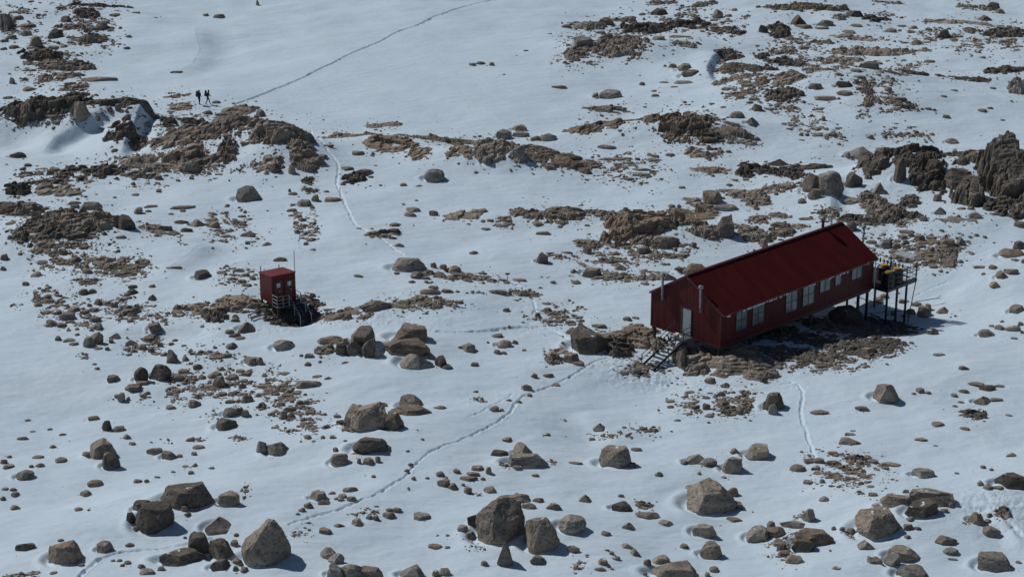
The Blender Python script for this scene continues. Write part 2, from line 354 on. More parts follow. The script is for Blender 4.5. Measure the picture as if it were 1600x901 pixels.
# ------------------------------------------------------------------ survey of the stones: box in a 4x tile, code, optional landmark name
# codes: b block, r round, t pointed, f flat ; O ledge, S flat ledge, D broken dark ledge, C cliff, R loose rubble
# colour letters: n brown, g grey, d dark, o rusty
SURVEY = {
(0, 0): '''150 230 480 520 R;350 20 720 290 R;0 0 250 250 R;20 600 600 770 R;900 700 1560 900 R;0 50 70 190 Og;430 0 780 45 Od;480 40 600 115 Od;300 165 400 240 bd;380 90 445 140 bd;390 130 640 195 On;480 180 670 270 On
180 215 270 300 bn;150 265 360 380 Dd;230 360 540 440 On;250 450 330 515 On;330 420 510 490 On;390 490 545 570 On;400 560 545 620 Dd
0 610 330 760 Dd|dark crest ledge on the left edge;230 600 600 720 Dd;550 580 970 668 Od|dark smooth crest ledge left of the hikers;465 650 570 760 bn
720 650 760 695 bd;80 90 150 125 bn;110 140 225 175 fn;130 180 200 225 bn;40 210 105 245 fn;0 240 55 265 fn;55 275 120 305 bn;0 290 45 315 bn
820 70 875 85 fn;955 105 985 113 fn;740 165 765 182 fn;785 215 825 235 bn;770 290 815 308 bn;600 265 740 300 R;1270 80 1305 103 bn
1330 82 1405 115 fn|lone brown stone on the upper snowfield;1065 440 1145 457 fn|flat stone on snow behind the hikers;140 535 235 570 fo;55 480 95 525 bn;145 480 175 503 bn
80 415 120 470 R;600 740 630 760 bn;690 780 900 900 Dd|dark ledge under the blue snow scoop;1010 730 1100 800 Dd;1100 705 1280 775 Dd
1180 775 1480 870 Dn;985 755 1600 860 On|broad brown knoll below the hikers;1010 850 1300 905 On;1410 650 1600 720 Sn|smooth ledge at the trail foot;1060 630 1200 690 Sn;1325 625 1380 648 rn;1050 575 1180 610 So
660 670 705 700 bd;790 665 830 680 bd;620 780 650 830 R;505 470 740 510 fn;1270 685 1330 715 bn;1340 700 1420 725 fn''',
(400, 0): '''40 765 340 905 Dn;0 0 20 35 bd;1330 388 1375 412 bd;1370 378 1435 405 rn|middle stone of the snowfield trio;1455 385 1490 412 bd;1540 460 1560 470 fn;0 745 310 900 On
0 680 60 730 bn;440 783 730 860 So|brown ledge above the snow basin;710 763 890 795 Sn;775 840 890 890 Og;930 836 1480 900 So|long rusty ledge crossing the basin rim;1500 800 1600 870 bg;1490 880 1560 905 rg''',
(800, 0): '''900 40 1230 200 R;320 170 560 420 R;520 180 860 360 R;1240 130 1450 240 R;960 240 1160 310 R;1280 380 1600 560 R;1330 520 1560 640 R;930 700 1250 900 R;860 0 1010 30 Dn;670 45 755 70 R;370 110 560 190 Og;525 95 640 155 bd;620 90 770 140 Og;680 110 970 210 Dd|dark ledge across the upper middle;980 90 1230 175 Dd
865 40 980 95 bd;790 75 840 98 rd;1240 145 1390 205 Dd;1250 50 1320 115 rg|greenish grey boulder on the upper ledge;1140 0 1260 45 Og;385 222 530 295 bg;570 180 740 270 Dn;740 210 850 275 Dn;520 270 780 360 Dn
335 305 440 380 On;270 350 400 420 R;430 285 530 340 On;875 215 955 252 fn;980 215 1120 236 fn;1010 250 1150 295 Dn;980 395 1030 425 fn;1030 388 1125 440 fn
1055 428 1180 475 fd;1010 490 1140 525 fg;990 535 1040 548 fn;795 508 832 535 bn;920 503 980 520 fg;870 580 920 606 rn;865 560 905 575 fn;245 528 345 555 fg
535 548 690 615 rg|smooth grey boulder alone on upper snow;500 575 540 615 bg;445 652 690 703 Sd;390 715 750 815 So|rusty split ledge below the grey boulder;750 670 1300 760 Oo|rusty mossy ledge with snow holes
930 730 1240 880 Do;1150 790 1460 860 Sn;1135 830 1320 890 Dd;1360 680 1455 740 rg;1455 728 1540 787 tg|pale pointed boulder beside the mossy ledge;1300 660 1340 676 rn;1230 638 1268 655 rn;1340 868 1540 905 Og
1480 852 1550 880 fg;70 308 105 322 fn;220 205 250 215 fn;1280 290 1430 375 Dd|dark rubble beside the curved wind scoop;1290 372 1600 450 Od;1290 430 1540 500 Dn;1260 480 1340 530 Dn
1515 470 1600 540 On;1430 512 1520 545 rn;1350 555 1530 600 Dn;1400 585 1455 620 bg;1495 640 1565 695 bd;1460 630 1510 650 fd;0 772 95 820 bn;0 815 110 855 bg;165 825 280 878 rg
115 840 185 880 bg;1530 300 1600 370 Dd;1540 150 1600 205 bd;1380 180 1450 220 Dd;1280 190 1320 218 bd;1370 45 1410 70 rg;1330 85 1375 108 fn;1400 85 1560 130 R;950 400 1010 430 R''',
(1200, 0): '''0 560 200 700 R;120 660 340 820 R;280 790 480 910 R;520 470 860 560 R;560 560 900 700 R;1150 240 1420 330 R;860 170 1280 290 R;0 230 300 420 R;250 330 620 480 R;1380 150 1600 320 R;660 380 1010 480 R;600 60 800 140 R;0 0 450 70 Do|dark brown ledge on the top edge;140 80 245 160 td|dark pyramid boulder under the top ledge;160 150 275 180 fn;0 120 130 240 Dd;300 110 410 165 bg;395 80 500 125 Og;485 50 595 105 bd
600 80 740 135 Dd;670 0 850 25 Og;1200 20 1400 65 Og;1360 0 1450 65 rd;1420 45 1480 85 td;1310 82 1400 130 td|dark leaning boulder on upper right snow;985 120 1400 148 Sn;1360 150 1600 240 Dd
1440 215 1600 300 R;730 165 805 205 rn;980 165 1028 193 rn;1070 177 1135 240 rd|round dark boulder at upper right;1040 215 1075 240 bd;1130 215 1220 235 fn;1220 165 1310 210 Dn;895 240 970 277 rn;830 255 880 273 fn;885 155 940 183 bn;805 150 865 170 fn
460 180 545 210 fn;290 165 380 185 fn;515 148 585 168 fn;430 225 705 255 Sn;255 240 410 280 Dn;110 228 225 260 Dn;415 270 910 350 Dn|broad broken ledge of the upper right;560 370 695 430 bd;370 350 590 395 Dn
430 380 560 415 R;665 425 830 455 Sn;850 405 1010 470 Dd;1040 455 1085 475 rn;1115 475 1370 505 Sd;1365 385 1600 460 Dd|dark rubble ledge on the right edge;1510 470 1595 590 Dg;415 447 468 475 rn;220 392 385 445 Dn
40 440 180 480 Sn;150 460 250 500 Dn;30 280 170 345 Dn;0 345 250 415 Dd;0 475 180 540 Dn;250 515 340 560 bn;420 500 530 545 bd;540 490 650 550 Dn;425 562 522 598 fn;560 550 665 590 Dd
285 597 430 630 fn;725 537 775 573 rn|egg-shaped stone on the upper right snow;0 545 190 640 Dd;750 600 870 630 fn;600 605 655 670 Dn;815 640 925 690 Dd;975 670 1025 688 rn;1022 678 1052 694 ro;1090 710 1138 740 rd;1310 677 1368 702 ro;1365 665 1408 683 ro
1075 592 1118 608 fo;1135 552 1187 570 fn;1385 543 1425 557 fn;610 838 662 868 rg;1105 858 1188 898 rn|brown oval boulder on right-hand snow;690 790 960 890 R;330 722 362 757 bg;370 820 430 855 bg;20 640 200 720 R;240 760 310 810 R
1450 740 1480 755 fn;1325 348 1360 366 bn;560 700 700 760 R;190 868 228 880 fn;380 850 460 900 R;1210 240 1360 350 R;950 820 1040 860 R;1270 160 1310 210 R''',
(0, 225): '''740 60 1500 200 R;60 430 620 660 R;240 590 520 780 R;500 680 900 870 R;1300 430 1600 640 R;1380 770 1600 900 R;200 150 560 330 R;60 38 165 88 rd|lone round boulder in the left snow bowl;150 115 200 140 bn;120 140 165 165 bn;105 165 240 205 Og;290 155 340 195 bn;340 118 540 195 Dd;120 195 480 250 Od;50 225 180 330 Dd
240 245 430 320 Sn;400 285 515 322 fn;540 120 800 210 Dd;740 65 980 130 On;1010 25 1260 115 On;870 110 1230 180 On|smooth brown ledge at the knoll foot;1100 60 1380 150 On;1380 20 1480 130 Dn
1150 100 1260 180 bg;810 170 960 220 Dn;965 190 1015 225 bn;820 305 870 325 fn;975 275 1010 303 bn;800 240 1030 280 R;0 330 250 450 On|brown ledge on the middle left edge;240 400 560 540 Dn;430 400 760 540 Dn
510 352 645 408 bg|square grey block atop the left ledge;425 350 510 380 rn;440 375 500 405 bn;740 430 850 535 bd;550 400 640 470 ro;90 540 330 620 Dd;300 520 560 610 Dd;150 480 300 530 Dd;835 388 893 437 bd;908 405 948 427 rn
900 372 985 398 fn;1060 378 1225 407 fn|long flat slab on the mid-left snow;1125 403 1160 425 bn;1050 428 1088 443 rn;1085 465 1180 500 rn;1190 455 1290 515 tn;1280 460 1360 485 fn;1305 475 1375 523 bn;1125 513 1205 550 rd
1500 540 1600 580 rn;1475 235 1640 355 bg|large grey block below the brown knoll;890 495 1090 565 Sn;830 465 890 520 R;635 545 670 570 bn;720 568 790 590 fn;1530 603 1565 628 fn;1530 640 1548 655 fn;0 685 55 725 fn;0 760 40 790 rn
190 785 265 830 rn;140 855 185 885 bn;515 770 580 812 bn;440 700 510 742 rn;220 635 330 685 On;230 608 300 640 bn;400 608 448 642 rn;560 720 780 790 Dn;720 748 960 795 Sn;735 780 870 830 On;1035 762 1135 778 fn;1215 775 1330 840 bd|spiky dark stone left of the toilet
1450 775 1530 800 tg;1425 825 1475 852 rn;1485 840 1540 868 bn;1520 800 1560 828 bn;800 875 860 903 bn;930 875 970 897 fn;460 835 615 880 Dn;240 680 560 800 R;750 490 780 530 R;1100 560 1200 630 R;370 650 420 690 bn;1560 820 1600 850 bn''',
(400, 225): '''385 58 450 92 rn;220 -30 330 90 On;230 80 420 180 On;200 130 250 190 bn;290 200 365 255 Dd;285 255 380 310 Dn;420 285 458 303 rn;200 275 220 300 bn;200 295 262 320 rn;345 312 395 360 bn
258 335 350 390 bn;335 383 370 405 rn;425 325 540 362 fn;0 100 160 180 On;90 115 160 180 rd;240 440 290 462 rn;270 455 315 485 rn;230 475 270 500 bn;260 500 310 525 ro;240 530 275 560 bn;290 545 325 570 bn;315 580 375 610 rn
295 605 330 632 rn;360 515 400 535 fn;338 653 375 665 fn;220 410 400 610 R;40 605 100 635 tn;105 700 195 735 rn;530 138 610 165 fo;615 147 740 195 ro|rusty oval boulder beside the ski track;545 170 690 250 Dd;700 195 735 212 fn
525 240 560 258 bd;600 38 680 70 fn;410 0 490 18 fn;700 -40 1010 50 So;960 35 1085 95 So;1345 0 1600 110 On;1200 40 1340 95 So;1410 80 1480 130 bg;1050 143 1180 237 rg|grey boulder with a snow pocket
900 240 945 263 fo;995 252 1038 268 fn;765 250 790 262 fn;935 390 1030 425 fg;925 418 1000 455 fo;1080 403 1140 450 bn;1150 412 1410 475 Sn|long low ledge right of the ski track;990 345 1015 358 fn;910 370 935 382 fn;830 488 895 515 fn
700 540 905 585 On|flat ledge at the ski track;820 522 905 560 fd;860 612 925 642 tn;850 688 1070 790 bg|big layered grey boulder right of the toilet;960 790 1050 840 bn;1090 735 1130 775 bn;1145 750 1195 790 bn;1195 750 1285 805 bn
1100 805 1500 855 Dn;1030 820 1090 845 bn;1330 662 1390 690 tg;610 812 672 832 fn;1405 520 1465 540 fn;1490 490 1590 522 Sn;1315 493 1342 505 fn;1440 468 1485 485 fn;1520 455 1600 485 On;1075 880 1140 903 rn;950 848 1000 868 rn
1385 795 1445 815 fn;625 520 660 532 fn;1270 800 1350 820 rn;860 800 900 815 fn;980 500 990 512 rn;1140 465 1220 480 R;1050 850 1080 870 fn''',
(800, 225): '''530 60 930 250 R;640 610 1120 740 R;500 780 930 870 R;400 580 800 760 R;0 10 80 100 bg;90 58 510 150 So|sloping rusty ledge in the middle basin;0 70 110 140 Dg;200 130 270 160 fn;530 2 650 30 rg;535 78 710 105 fn;720 82 755 98 rn;765 80 800 102 rn;710 103 775 128 tn;870 60 920 85 bn
810 85 935 112 On;955 52 1018 78 fo;625 115 690 128 fn;745 146 870 168 fn;630 150 670 163 fn;810 180 865 205 fn;685 207 770 228 fn;790 233 822 250 rn;1040 260 1085 280 fd;1100 10 1290 90 Dn;1330 35 1370 55 bd
1130 145 1350 183 So|rusty flat ledge above the knobbly boulder;1420 115 1600 205 Dd;1335 243 1382 263 rn;1370 215 1415 232 fn;1440 212 1485 230 fn;1188 272 1320 372 bn|knobbly upright boulder on the brown ledge;1090 335 1260 400 Sn
1310 270 1595 345 On;1260 370 1420 415 rg;1420 310 1590 400 On;975 372 1020 400 bn;1030 373 1058 395 rn;0 400 120 460 On;120 372 500 490 On|broken ledge in the middle snow;430 370 860 470 Og;125 485 195 512 fn;650 435 695 467 bd
148 537 250 568 rn|lone low boulder left of the rusty dome;285 485 345 505 fn;640 378 1060 620 Oo|large rusty dome ledge behind the hut;1000 400 1270 480 So;860 565 1050 650 bn;750 560 900 640 On;1085 485 1270 585 Dn;1200 520 1330 590 Dn
1265 437 1390 580 bd|dark square tower of rock behind the hut;1395 520 1600 615 On;550 548 700 590 fn;400 595 560 650 On;440 640 500 688 bn;150 670 225 745 bd;210 680 315 715 Sn;300 665 375 685 fn;625 665 675 695 bn;790 630 865 685 bn;745 680 900 715 Dn
555 695 655 750 Dn;930 685 1100 718 Dn;1030 623 1080 645 rn;1115 610 1155 648 bn;640 750 715 788 tn;435 765 560 828 fn;520 800 720 855 Og;730 812 920 855 On;360 778 408 808 to;1070 728 1240 825 ro|rusty boulder peeking over the hut roof
1010 765 1075 795 fg;930 738 965 757 rn;895 785 1030 850 tg;0 838 90 858 fn;235 852 275 872 rn;370 850 430 875 fn;815 858 860 882 rd;1545 580 1600 650 bo;200 825 300 850 R;730 740 780 760 R;1180 400 1300 440 R;1480 430 1600 500 On''',
(1200, 225): '''600 560 1060 720 R;500 440 980 520 R;780 680 1180 790 R;280 380 480 500 R;1030 560 1260 700 R;0 85 130 135 td;0 130 200 215 Dd;160 110 380 160 Sd;510 5 670 100 rg|large rounded grey boulder of the right ridge;480 40 515 90 bn;670 15 735 48 rg;570 50 800 180 Od;760 10 1065 130 Od|dark ridge ledge above the hut's far end;585 150 660 190 bd
780 90 860 240 bd;210 175 330 305 bn;300 165 475 310 bg|square grey crag behind the hut;480 165 590 270 bd;0 240 215 295 On;245 280 330 345 bn;185 332 237 372 rd;655 228 735 310 tn|leaning pinnacle stone behind the hut;550 300 730 420 Dn
640 340 830 500 Dn|steep broken crag behind the hut ridge;820 320 940 400 Dd;820 405 955 475 Dd;735 440 815 500 Dd;480 435 700 500 Od;470 330 565 375 rn;900 160 1100 295 Dd;980 100 1095 190 bd;1090 150 1270 270 bd;1070 40 1220 80 Od;1140 28 1185 68 bd
1180 45 1470 165 Od;1460 10 1600 120 On;1340 90 1620 350 Cd|tall dark cliff on the right edge;1160 215 1340 390 Cd|steep dark buttress left of the cliff;1370 340 1620 460 Cd|black broken wall under the right cliff;1265 305 1325 380 bg;1030 305 1085 360 bd
1035 380 1115 440 tn|brown pointed stone under the dark buttress;1245 385 1290 412 bn;1180 390 1235 410 fn;1250 413 1335 463 rg;1070 452 1275 490 Sg;945 447 998 483 rn;1535 475 1600 520 bd;1285 558 1320 578 bn;815 535 920 562 fg;810 565 870 595 bn;870 550 915 580 bn
910 563 980 610 bo;700 592 780 650 rg;770 615 830 655 bg;840 595 875 625 bg;925 630 995 650 fn;1000 640 1040 675 bg;975 670 1010 685 fn;1075 580 1175 640 rn;1175 573 1238 635 tg|pale pointed block right of the deck;1045 650 1145 692 Dn;1075 615 1130 650 bd
1440 645 1600 705 ro|low rusty boulder near the right edge;1530 600 1600 660 bd;800 690 980 735 On;980 700 1060 740 Sn;1060 705 1170 770 Sn;1000 750 1060 775 fn;1185 720 1220 743 rn;1280 760 1365 777 fn;1375 752 1435 783 bn;1420 785 1500 840 tn;1470 770 1565 815 bn
1380 855 1450 900 to;1330 803 1362 818 fn;1250 677 1290 692 fn;1515 717 1570 732 fn;1580 715 1600 745 bn;325 403 345 440 bn;350 400 440 460 Dn;190 455 305 475 fo;0 415 130 465 Sn;140 495 250 525 Sn;10 480 140 520 ro;0 515 200 580 Oo;60 590 100 603 rn;20 575 45 598 rn
610 597 680 625 bn;480 475 555 545 rd|smooth dark boulder hidden behind the roof end;300 440 380 470 R;1340 570 1370 590 fn''',
(0, 450): '''280 80 620 250 R;600 60 960 200 R;960 120 1300 190 R;750 330 1000 420 R;1050 510 1600 720 R;200 0 400 110 R;1150 360 1450 460 R;260 0 305 18 rn;490 0 550 42 bn;550 0 605 35 bd;790 0 868 40 bd;925 35 978 78 tn;775 25 815 50 bn;210 85 265 115 rn;200 55 230 75 rn;270 35 320 68 bn;225 65 255 85 bd;340 78 370 98 bn;290 112 320 128 fn;320 125 390 165 bd;370 140 478 198 bg
430 115 500 150 bg;280 190 365 240 tg|pale grey wedge at the left boulder field;360 210 420 245 bn;440 203 470 220 fn;555 170 635 213 rn;520 162 565 188 bn;500 135 560 165 bn;545 118 613 150 bn;590 62 638 107 bn;545 90 575 115 bn;695 85 740 122 bn;740 55 780 80 rd
650 80 690 105 bn;730 100 880 190 Og|grey rubble ledge in the left boulder field;795 190 835 215 bn;880 150 970 190 R;930 215 1015 277 bn;965 152 995 172 rn;1030 143 1065 165 bn;1075 155 1110 178 bn;1010 180 1090 230 R;1140 85 1400 165 Dn;1385 40 1600 150 On|broad brown ledge left of the toilet
1290 130 1430 210 Dd;1450 160 1490 190 rn;1440 180 1500 210 bg;1485 195 1600 275 td|dark pointed boulder by the timber frame;1405 255 1465 285 rn;1430 275 1505 308 bn;1465 300 1535 323 fn;340 295 382 328 bn;395 308 475 335 fn;430 335 492 358 fn;468 245 497 263 rn;415 255 445 270 fn;465 278 500 297 rn
565 258 650 350 bo|upright brown boulder with blue shadow;520 300 590 370 bg;580 215 645 262 bg;680 278 760 318 tg;680 315 712 343 bg;655 365 685 390 bn;590 365 645 385 fn;780 318 860 360 tg;865 345 920 385 bn;895 305 1000 337 On;985 335 1020 367 fn;780 370 820 395 bn;815 375 860 402 tg
925 362 968 400 fn;1075 312 1115 333 bn;1052 335 1092 357 rn;1410 335 1483 380 rn;1525 420 1625 480 rg|grey rounded stone below the timber frame;1040 375 1118 465 to;1000 398 1050 425 rg;1140 420 1182 455 tn;1235 380 1275 407 bn;1300 385 1325 410 bn;1385 403 1445 435 bn;1330 360 1360 378 bn
840 485 930 585 rd|small round twin of the dark boulder;930 452 1075 575 rd|big round dark boulder of the left;670 540 758 585 fn;780 595 890 648 fn;735 648 785 712 bg;715 662 745 690 bd;790 675 815 702 rn;850 575 930 605 fn;1070 530 1160 580 bg;1205 467 1265 507 rn;1360 488 1410 515 tn
1405 530 1495 573 rg;1295 515 1395 565 bn;1330 535 1412 620 bn;1240 540 1290 570 bn;1195 555 1240 580 bn;1490 585 1540 627 rn;1505 655 1585 715 rn;1425 640 1483 670 rn;1405 690 1470 720 fn;1365 645 1420 675 fn;1470 688 1510 715 bn;1175 695 1258 745 rn|rounded stone below the stony scatter;1215 660 1250 690 rn;1035 728 1102 757 fn
1065 590 1210 700 R;1220 610 1340 680 R;1390 735 1535 800 bg|slanting grey slab on the left slope;1350 800 1490 880 bd;1505 755 1560 805 bn;575 465 607 480 rn;590 488 625 510 rn;550 790 625 825 bd;640 815 700 890 bd;710 855 780 895 bd;185 888 225 900 fn;295 870 330 888 rn;155 818 192 830 fn
480 405 560 460 R;860 650 930 720 R;1300 740 1370 830 R;0 90 140 120 R;200 20 420 120 R;550 60 760 120 R''',
(400, 450): '''20 540 260 720 R;120 690 420 900 R;800 60 1280 130 R;415 127 490 142 fn;550 118 606 143 bo;375 143 670 198 So|low brown slab right of the toilet;645 60 840 140 rn|smooth brown slab boulder right of the toilet;820 70 1275 130 Dn;1020 0 1155 40 rn;1155 0 1235 30 bn;985 40 1085 75 On;1450 0 1580 40 rn;1240 20 1450 45 R
1240 75 1295 97 fn;1540 120 1585 148 bn;1575 10 1600 45 bn;105 310 245 382 rg|grey rounded boulder below the toilet stairs;380 290 555 345 rn;400 350 560 410 On;500 350 570 415 bd;590 240 750 380 bn|large blocky boulder of the central pair;560 320 670 415 bd;660 310 750 430 bd;740 375 785 435 bn
840 205 1075 335 bo|rusty layered top block of the central pile;795 310 1090 420 bo|layered base block of the central pile;895 395 1110 500 tg|grey wedge leaning on the central pile;1030 365 1090 420 bn;1115 410 1195 495 bd;1155 470 1230 507 rd;1080 410 1120 445 bn;0 425 48 478 rd;305 407 360 435 fn
270 410 297 427 rn;300 460 345 487 bn;535 457 578 470 fn;240 565 412 622 rn|smooth flat oval stone left of centre;425 548 475 570 tn;350 543 415 558 fn;1283 343 1375 398 bn|squarish stone right of the central pile;1340 457 1393 490 bn;1260 360 1290 376 bd;1485 380 1530 412 rn;1528 392 1567 413 bn
1500 315 1600 370 rn;1470 280 1545 310 fn;545 692 700 850 bn;590 700 830 880 bn|big split brown boulder left of centre;790 760 930 885 bd;895 645 1048 745 bn|grey-topped boulder resting on a slab;820 720 1110 795 fn;775 710 825 740 bn;1105 733 1187 755 fn;1455 733 1520 770 bn;1520 748 1550 768 rn
1355 635 1390 653 bo;1560 685 1600 705 rn;500 810 590 850 bd;500 850 640 895 R;485 787 535 810 bn;250 695 300 728 rd;295 695 332 727 bg;130 705 180 735 bn;170 735 250 770 bn;150 760 200 815 bn;200 770 245 808 bn;185 620 240 655 bn;75 610 150 650 Dn;105 645 150 672 rn
60 563 100 580 rn;35 535 72 555 rn;0 730 65 765 Dn;305 765 370 788 fn;410 775 445 795 bn;410 850 465 878 rn;185 880 215 903 bn;0 655 30 680 rn;50 677 92 690 fn;70 778 110 797 rn;275 805 310 830 bn;120 690 260 820 R;20 530 240 700 R;260 820 420 890 R;1330 680 1460 720 R;1440 330 1460 345 fn''',
(800, 450): '''120 110 460 240 R;1060 640 1520 800 R;680 480 1000 560 R;0 5 165 55 Dn;180 88 245 103 fn;5 68 45 80 fn;690 172 748 205 bn;748 178 795 192 fn;195 120 245 145 bn;140 145 180 180 bn;225 150 300 185 Dn;295 180 340 205 bn;330 195 400 225 bd;410 190 455 212 rn;60 150 105 180 R;330 240 400 290 bn;300 275 330 297 rn
360 225 600 405 bd|large dark boulder left of the stairs;495 218 595 250 bn;580 245 880 330 So|brown ledge between boulder and stairs;600 290 850 380 On;580 310 740 430 Dd;210 380 360 430 Sn;315 400 420 465 bn;200 420 310 475 Dn;375 457 450 485 fn;740 440 880 540 R;680 420 800 500 R;750 490 810 535 bd
1040 400 1240 545 On|smooth brown slab under the hut's corner;1200 410 1600 560 Sn|long sloping slab in front of the hut;860 300 960 400 On;1000 360 1090 500 On;1535 520 1600 590 Dd;1200 555 1270 597 bn;1298 588 1362 618 tn;115 527 160 560 bn;190 530 263 558 rn;0 320 38 350 bn;60 378 90 392 fn
55 595 128 640 bn|squarish grey stone by the footpath;245 588 305 613 fo;90 658 128 678 fn;25 695 62 718 rn;500 838 585 895 tg|lone pointed pale stone below the stairs;315 815 340 830 bn;720 870 915 903 Dn;1190 712 1240 760 bn;1110 727 1172 757 fn;1085 775 1128 793 fn;1185 670 1240 692 rn
1215 790 1252 808 fn;965 728 1015 750 rn;955 693 1020 715 fn;970 640 1030 675 R;1280 640 1330 675 bn;1300 730 1390 795 Dn;1310 695 1360 735 bn;1400 710 1500 790 Dn;1395 755 1440 790 bd;1420 648 1490 685 Dn;1565 690 1600 750 bd;1500 648 1528 665 bn;1010 815 1055 832 rn;1478 818 1500 832 rn
1100 680 1330 740 R;1040 680 1100 730 R''',
(1200, 450): '''-30 640 105 760 bd|broken dark boulder below the gravel;0 720 60 790 bg;260 760 380 790 fn;540 738 638 770 bn;510 885 550 896 fd;650 570 820 712 bn|lone brown boulder below the hut's shadow;920 618 978 657 bn;895 650 925 665 fn;980 643 1022 662 fn;1185 628 1257 655 rn;1140 652 1185 680 ro
1245 585 1350 612 fn;1320 597 1425 642 bd;1415 600 1478 620 fn;1280 665 1390 725 tn|pale brown block on the right snow;1390 683 1467 710 fn;1180 703 1225 718 fn;1150 727 1182 742 bd;1205 750 1350 815 Dd|dark broken stone on the right snow;1480 787 1527 800 fn;1020 835 1105 865 fn;1195 867 1260 885 fn
1030 403 1110 425 fn|flat slab beside the hut's shadow;1190 480 1258 512 rd;1505 100 1600 155 bn|angular boulder at the right edge;1310 248 1413 302 rn;1380 220 1415 243 bn;1480 222 1580 270 rn;1415 222 1478 262 bn;1560 207 1598 235 bn;1450 197 1478 215 bd;1515 302 1563 320 rn;1575 262 1600 283 bn
1050 110 1133 160 to;930 100 1020 180 bn|stones under the fallen pole;895 85 960 115 bn;860 120 920 165 bn;980 95 1020 140 bn;765 138 800 170 bn;985 240 1065 290 rd;880 327 912 350 bn;660 65 720 98 On;695 35 755 62 bo;815 65 860 95 bn;315 430 342 460 bg;580 360 680 410 bo;500 350 540 390 bn
20 470 400 530 R;250 400 640 510 R;600 370 800 440 R;200 440 480 520 R;1160 165 1180 180 rn;1135 175 1150 185 rn''',
(0, 675): '''105 22 178 48 rn;368 2 415 20 rn;310 75 355 98 bd;765 8 820 42 td;803 58 848 80 fn;565 20 732 155 bn|tall brown boulder on the left slope;640 120 755 230 bd;510 110 570 150 bd;345 148 422 188 rn;200 138 278 165 fd;220 188 280 218 rn;180 200 212 222 bn;0 163 48 198 rn;15 197 92 228 fn
100 228 217 293 rg|rounded grey boulder at the left edge;40 142 75 160 rn;545 293 648 340 ro|smooth rusty stone on the lower left;500 355 573 400 rn;465 466 522 490 fo;545 475 567 490 rn;68 370 125 402 rn;65 447 130 483 tg;60 345 105 367 rd;0 397 37 425 rn;10 345 55 362 fn;915 88 1018 138 rn
1010 105 1108 170 bn|squared brown stone of a left pair;1105 135 1142 158 bd;1200 80 1287 104 fo;1140 205 1178 220 fo;1197 188 1237 217 tn;1175 235 1213 262 ro;1308 212 1340 230 bn;1195 118 1232 145 bn;1068 238 1097 253 rn;1160 28 1215 58 bn;835 288 890 315 fn;900 288 935 315 bn;963 268 1002 285 bn
1005 295 1345 470 bd|big dark block with a flat top;1130 445 1180 487 bn;1195 462 1248 490 fn;1150 503 1197 530 bn;850 430 1095 620 bd|hollowed dark boulder below the flat block;830 420 950 490 bd;790 490 850 560 bd;830 565 865 600 bd;1280 530 1450 628 tn;1145 648 1170 665 rn;95 682 222 738 rd|dark flat stone at lower left
305 665 530 822 bo|brown pyramid boulder at lower left;605 672 715 750 fn;780 685 840 715 rn;360 663 402 682 rn;490 818 532 838 fn;1180 615 1320 770 bd|dark block against the largest boulder;1310 640 1470 800 bd;995 710 1300 820 bd|ribbed dark slab left of the largest boulder;1310 780 1440 860 bd;1440 670 1492 715 bn
1460 625 1495 650 rn;1440 760 1520 820 bn;870 845 970 888 fg;860 822 908 850 bn;980 830 1030 865 bg;1455 835 1492 868 bn;1503 842 1555 877 bn;690 790 720 808 rn;728 785 765 808 rn;775 795 822 825 rn;748 815 782 838 bn;310 867 360 886 fn;45 878 225 910 Dn;1360 370 1500 460 fn;1500 330 1590 400 R
960 45 1060 75 R;1420 20 1560 60 R;1180 30 1280 60 R''',
